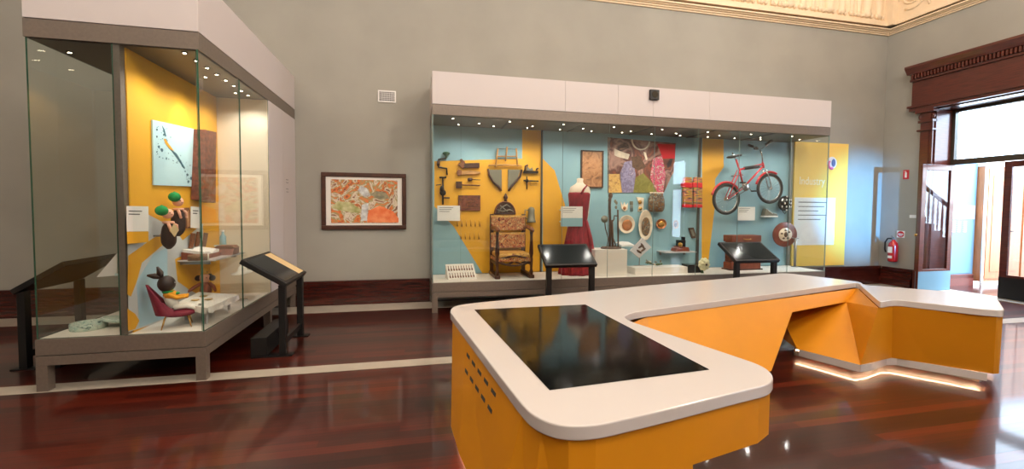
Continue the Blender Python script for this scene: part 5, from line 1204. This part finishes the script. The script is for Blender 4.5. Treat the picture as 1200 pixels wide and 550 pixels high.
for j in range(7):
    f = j/6; row = []
    for i in range(n+1):
        th = PI*.5+PI*(i/n); wsp = 1-.28*f; hgt = (.05+.22*math.sin(PI*i/n)**1.3)*f
        row.append(C(-.02+.115*math.cos(th)*1.0-.06*f*math.sin(PI*i/n), .115*math.sin(th)*wsp, hs+.02+hgt))
    grid.append(row)
for off_ in (0, 1):
    vs = [[m.bm.verts.new(p+ax*(-.014*off_)) for p in row] for row in grid]
    if off_ == 0: v0 = vs
    for A, B in zip(vs, vs[1:]):
        for i in range(n): m._fin([m.bm.faces.new((A[i], A[i+1], B[i+1], B[i]))])
A, B = v0[-1], vs[-1]
for i in range(n): m._fin([m.bm.faces.new((A[i], A[i+1], B[i+1], B[i]))])
m.build('backrest', 'maroon_cloth', t)
# rag doll seated
t = thing('rag_doll', 'dark-headed rag doll in orange and white sitting on the maroon toy chair', 'doll', C(0, 0, hs+.05)-Vector((0, 0, 0)))
hip = C(-.02, 0, hs+.075); ch = C(-.055, 0, hs+.185); hd_ = at(190, 325, X=ch.x); hd_ = Vector((ch.x, ch.y, hs+.285))-ax*.012
m = MB(); m.sm = True; m.tube([hip, hip.lerp(ch, .5), ch, ch+Vector((0, 0, .035))], [.042, .045, .042, .02], 12); m.build('body', 'white_cloth', t)
m = MB(); m.sm = True; m.ball(ch+ax*.012, (.052, .052, .048), 14, 8); m.build('jacket', 'orange_felt', t)
m = MB(); m.sm = True; m.ball(hd_, (.066, .066, .072), 18, 12); h_ = m.build('head', 'brown_doll', t)
for s in (-1, 1):
    m = MB(); m.sm = True; p_ = hd_+Vector((0, 0, .055))-ax*.03; m.tube([p_, p_+(Vector((0, 0, .045))-ax*.012 if s > 0 else -ax*.05+Vector((0, 0, .02))), p_+(Vector((0, 0, .10))-ax*.03 if s > 0 else -ax*.10+Vector((0, 0, .03)))], [.012, .026, .008], 8); m.build('hair_bow', 'brown_doll', h_)
    m = MB(); m.ball(hd_+ax*.055+ay*s*.022+Vector((0, 0, .01)), .008, 8, 6); m.build('eye', 'white_gloss', h_)
    m = MB(); m.sm = True; sh_ = ch+ay*s*.045+Vector((0, 0, .015)); m.tube([sh_, sh_+ax*.06+Vector((0, 0, -.04)), sh_+ax*.12+Vector((0, 0, -.035))], [.018, .016, .013], 8); m.ball(sh_+ax*.13+Vector((0, 0, -.035)), .014, 8, 6); m.build('arm', 'orange_felt', t)
    m = MB(); m.sm = True; q = hip+ay*s*.03; m.tube([q, q+ax*.09+Vector((0, 0, .005)), q+ax*.17+Vector((0, 0, -.03))], [.026, .022, .018], 8); m.build('leg', 'white_cloth', t)
    m = MB(); m.sm = True; m.ball(q+ax*.185+Vector((0, 0, -.022)), (.03, .018, .024), 10, 8); m.build('shoe', 'black_gloss', t)
m = MB(); m.sm = True; m.torus(ch+Vector((0, 0, .03)), .035, .012, 'Z', 16, 6); m.ball(ch+ax*.05+Vector((0, 0, .01)), (.03, .03, .014)); m.build('scarf', 'green_cap', t)
# toy table
tz = at(240, 351, Z=ZP+.16); 
ta, tb_, tc_, td = [at(a, b_, Z=ZP+.165) for a, b_ in ((207, 356), (243, 362), (279, 346), (233, 343))]
t = thing('toy_table', 'low toy table under a white cloth between the two seated dolls', 'toy table', ((ta.x+tc_.x)/2, (ta.y+tc_.y)/2, ZP))
cen = (ta+tb_+tc_+td)/4
m = MB(); m.prism([p.lerp(cen, .12)-Vector((0, 0, .008)) for p in (ta, tb_, tc_, td)], (0, 0, .008)); m.build('table_top', 'white_top', t)
for p in (ta, tb_, tc_, td):
    q = p.lerp(cen, .3); m = MB(); m.sm = True; m.tube([(q.x, q.y, ZP), (q.x, q.y, ZP+.158)], .012, 8); m.build('leg', 'white_top', t)
cl = thing('toy_tablecloth', 'cream cloth with hanging corners draped over the toy table', 'tablecloth', (cen.x, cen.y, ZP+.166))
m = MB(); z1 = ZP+.167; m.prism([(p.x, p.y, z1) for p in (ta, tb_, tc_, td)], (0, 0, .004)); m.build('top', 'white_cloth', cl)
P4_ = (ta, tb_, tc_, td)
for i in range(4):
    a, b_ = P4_[i], P4_[(i+1) % 4]; dr = (a+b_)/2-cen; dr.z = 0; dr.normalize(); K = 10; top_, bot_ = [], []
    for k in range(K+1):
        q = a.lerp(b_, k/K); top_.append(Vector((q.x, q.y, z1+.003))); bot_.append(Vector((q.x, q.y, z1-.035-.02*abs(math.sin(k*1.3))))+dr*(.012+.008*math.sin(k*2.1)))
    m = MB(); m.sm = True
    for k in range(K): m.poly([top_[k], top_[k+1], bot_[k+1], bot_[k]])
    m.build('skirt', 'white_cloth', cl)
pl = None
for k, (f, g, lab) in enumerate(((.3, .35, 'tiny cream plate on the toy table nearest the dark doll'), (.62, .35, 'tiny cream plate on the toy table nearest the crowned doll'), (.45, .62, 'tiny cream plate in the middle of the toy table'))):
    p = ta.lerp(tb_, g).lerp(td.lerp(tc_, g), f); t = thing('toy_plate', lab, 'plate', (p.x, p.y, z1+.004), group=None)
    m = MB(); m.sm = True; m.lathe([(.018, z1+.004), (.034, z1+.012), (.035, z1+.014), (.016, z1+.008)], (p.x, p.y, 0), 18); m.build('dish', 'tan_cloth', t)
    m = MB(); m.sm = True; m.torus((p.x, p.y, z1+.0135), .034, .0022, 'Z', 20, 5); m.build('rim', 'brass', t)
# crowned doll
q = at(240, 362, Z=ZP); hx_ = at(239, 333, X=-2.17)
kx, ky = td.x+.02, td.y+.10
kz = ZP+.17
t = thing('crowned_doll', 'brown-haired doll with gold crown and brown felt coat sitting behind the toy table', 'doll', (kx, ky, ZP))
m = MB(); m.box((kx-.05, ky-.05, ZP), (kx+.05, ky+.05, kz-.06)); m.build('stool', 'white_top', t)
m = MB(); m.sm = True; m.tube([(kx, ky, kz-.06), (kx, ky, kz+.0), (kx, ky, kz+.06), (kx, ky, kz+.09)], [.055, .055, .046, .022], 14); m.build('body', 'brown_felt', t)
m = MB(); m.sm = True; m.ball((kx, ky, kz+.135), (.052, .052, .056), 16, 12); h_ = m.build('head', 'skin_doll', t)
for s in (-1, 1):
    m = MB(); m.ball((kx+.02*s+.012, ky-.048, kz+.14), .006, 8, 6); m.build('eye', 'brown_doll', h_)
    m = MB(); m.sm = True; m.ball((kx+s*.066, ky+.0, kz+.13), .032, 10, 8); m.build('hair_bunch', 'brown_doll', t)
    m = MB(); m.sm = True; m.tube([(kx+s*.04, ky, kz+.07), (kx+s*.09, ky-.03, kz+.04), (kx+s*.12, ky-.07, kz+.01)], [.02, .018, .014], 8); m.ball((kx+s*.125, ky-.08, kz+.008), .014, 8, 6); m.build('arm', 'brown_felt', t)
m = MB(); m.sm = True; m.ball((kx, ky+.016, kz+.150), (.057, .048, .048), 14, 8); m.build('hair', 'brown_doll', t)
m = MB(); cr_ = []
for i in range(8):
    a = 2*PI*i/8; a2 = 2*PI*(i+1)/8; am = (a+a2)/2; r1 = .05
    m.poly([(kx+r1*math.cos(a), ky+r1*math.sin(a), kz+.185), (kx+r1*math.cos(a2), ky+r1*math.sin(a2), kz+.185), (kx+r1*1.1*math.cos(am), ky+r1*1.1*math.sin(am), kz+.245)])
m.sm = True; m.torus((kx, ky, kz+.185), .05, .008, 'Z', 20, 6); m.build('crown', 'gold', t)
# round tins in left compartment
c = (dd(82, 386)+dd(107, 386))/2; c = Vector((-2.73, 4.28, ZP)); cp = at(94, 389, Z=ZP)
t = thing('round_tin', 'shallow round pale green tin, open, on the floor of the left compartment', 'tin', (cp.x, cp.y+.10, ZP))
cx_, cy_ = cp.x+.0, cp.y+.10
m = MB(); m.sm = True; m.lathe([(.118, ZP), (.122, ZP+.005), (.122, ZP+.055), (.117, ZP+.055), (.115, ZP+.008), (.01, ZP+.006)], (cx_, cy_, 0), 32); m.build('wall', 'tin_pattern', t)
m = MB(); m.lathe([(.112, ZP+.008), (.112, ZP+.012)], (cx_, cy_, 0), 32); m.build('inner_floor', 'bark', t)
t = thing('tin_lid', 'round patterned pale green tin lid leaning on the open tin', 'lid', (cx_+.2, cy_+.07, ZP))
R_ = Matrix.Rotation(.16, 3, 'Y') @ Matrix.Rotation(-.1, 3, 'X')
m = MB(); m.sm = True; m.lathe([(.125, -.012), (.128, 0), (.12, .012), (.02, .016)], (0, 0, 0), 32)
bmesh.ops.rotate(m.bm, verts=m.bm.verts, matrix=R_, cent=(0, 0, 0)); bmesh.ops.translate(m.bm, verts=m.bm.verts, vec=(cx_+.19, cy_+.06, ZP+.058)); m.build('disc', 'tin_pattern', t)
m = MB(); m.sm = True; m.torus((0, 0, .008), .115, .004, 'Z', 30, 6); bmesh.ops.rotate(m.bm, verts=m.bm.verts, matrix=R_, cent=(0, 0, 0)); bmesh.ops.translate(m.bm, verts=m.bm.verts, vec=(cx_+.19, cy_+.06, ZP+.06)); m.build('bead', 'white_gloss', t)
# white leaning card in left compartment
t = thing('folded_card', 'white folded sheet fixed to the dark side of the partition in the left compartment', 'card', (SP-.015, 4.3, 1.0))
pa, pb, pc_ = at(113, 325, X=-2.55), at(137, 297, X=-2.40), at(137, 323, X=-2.42)
m = MB(); m.prism([pa, pb, pc_], (0, .012, .002)); m.build('sheet', 'paper', t)
m = MB(); m.box((pb.x-.02, pb.y+.0, pc_.z), (SP-.012, pb.y+.02, pc_.z+.02)); m.build('bracket', 'clear_acrylic', t)
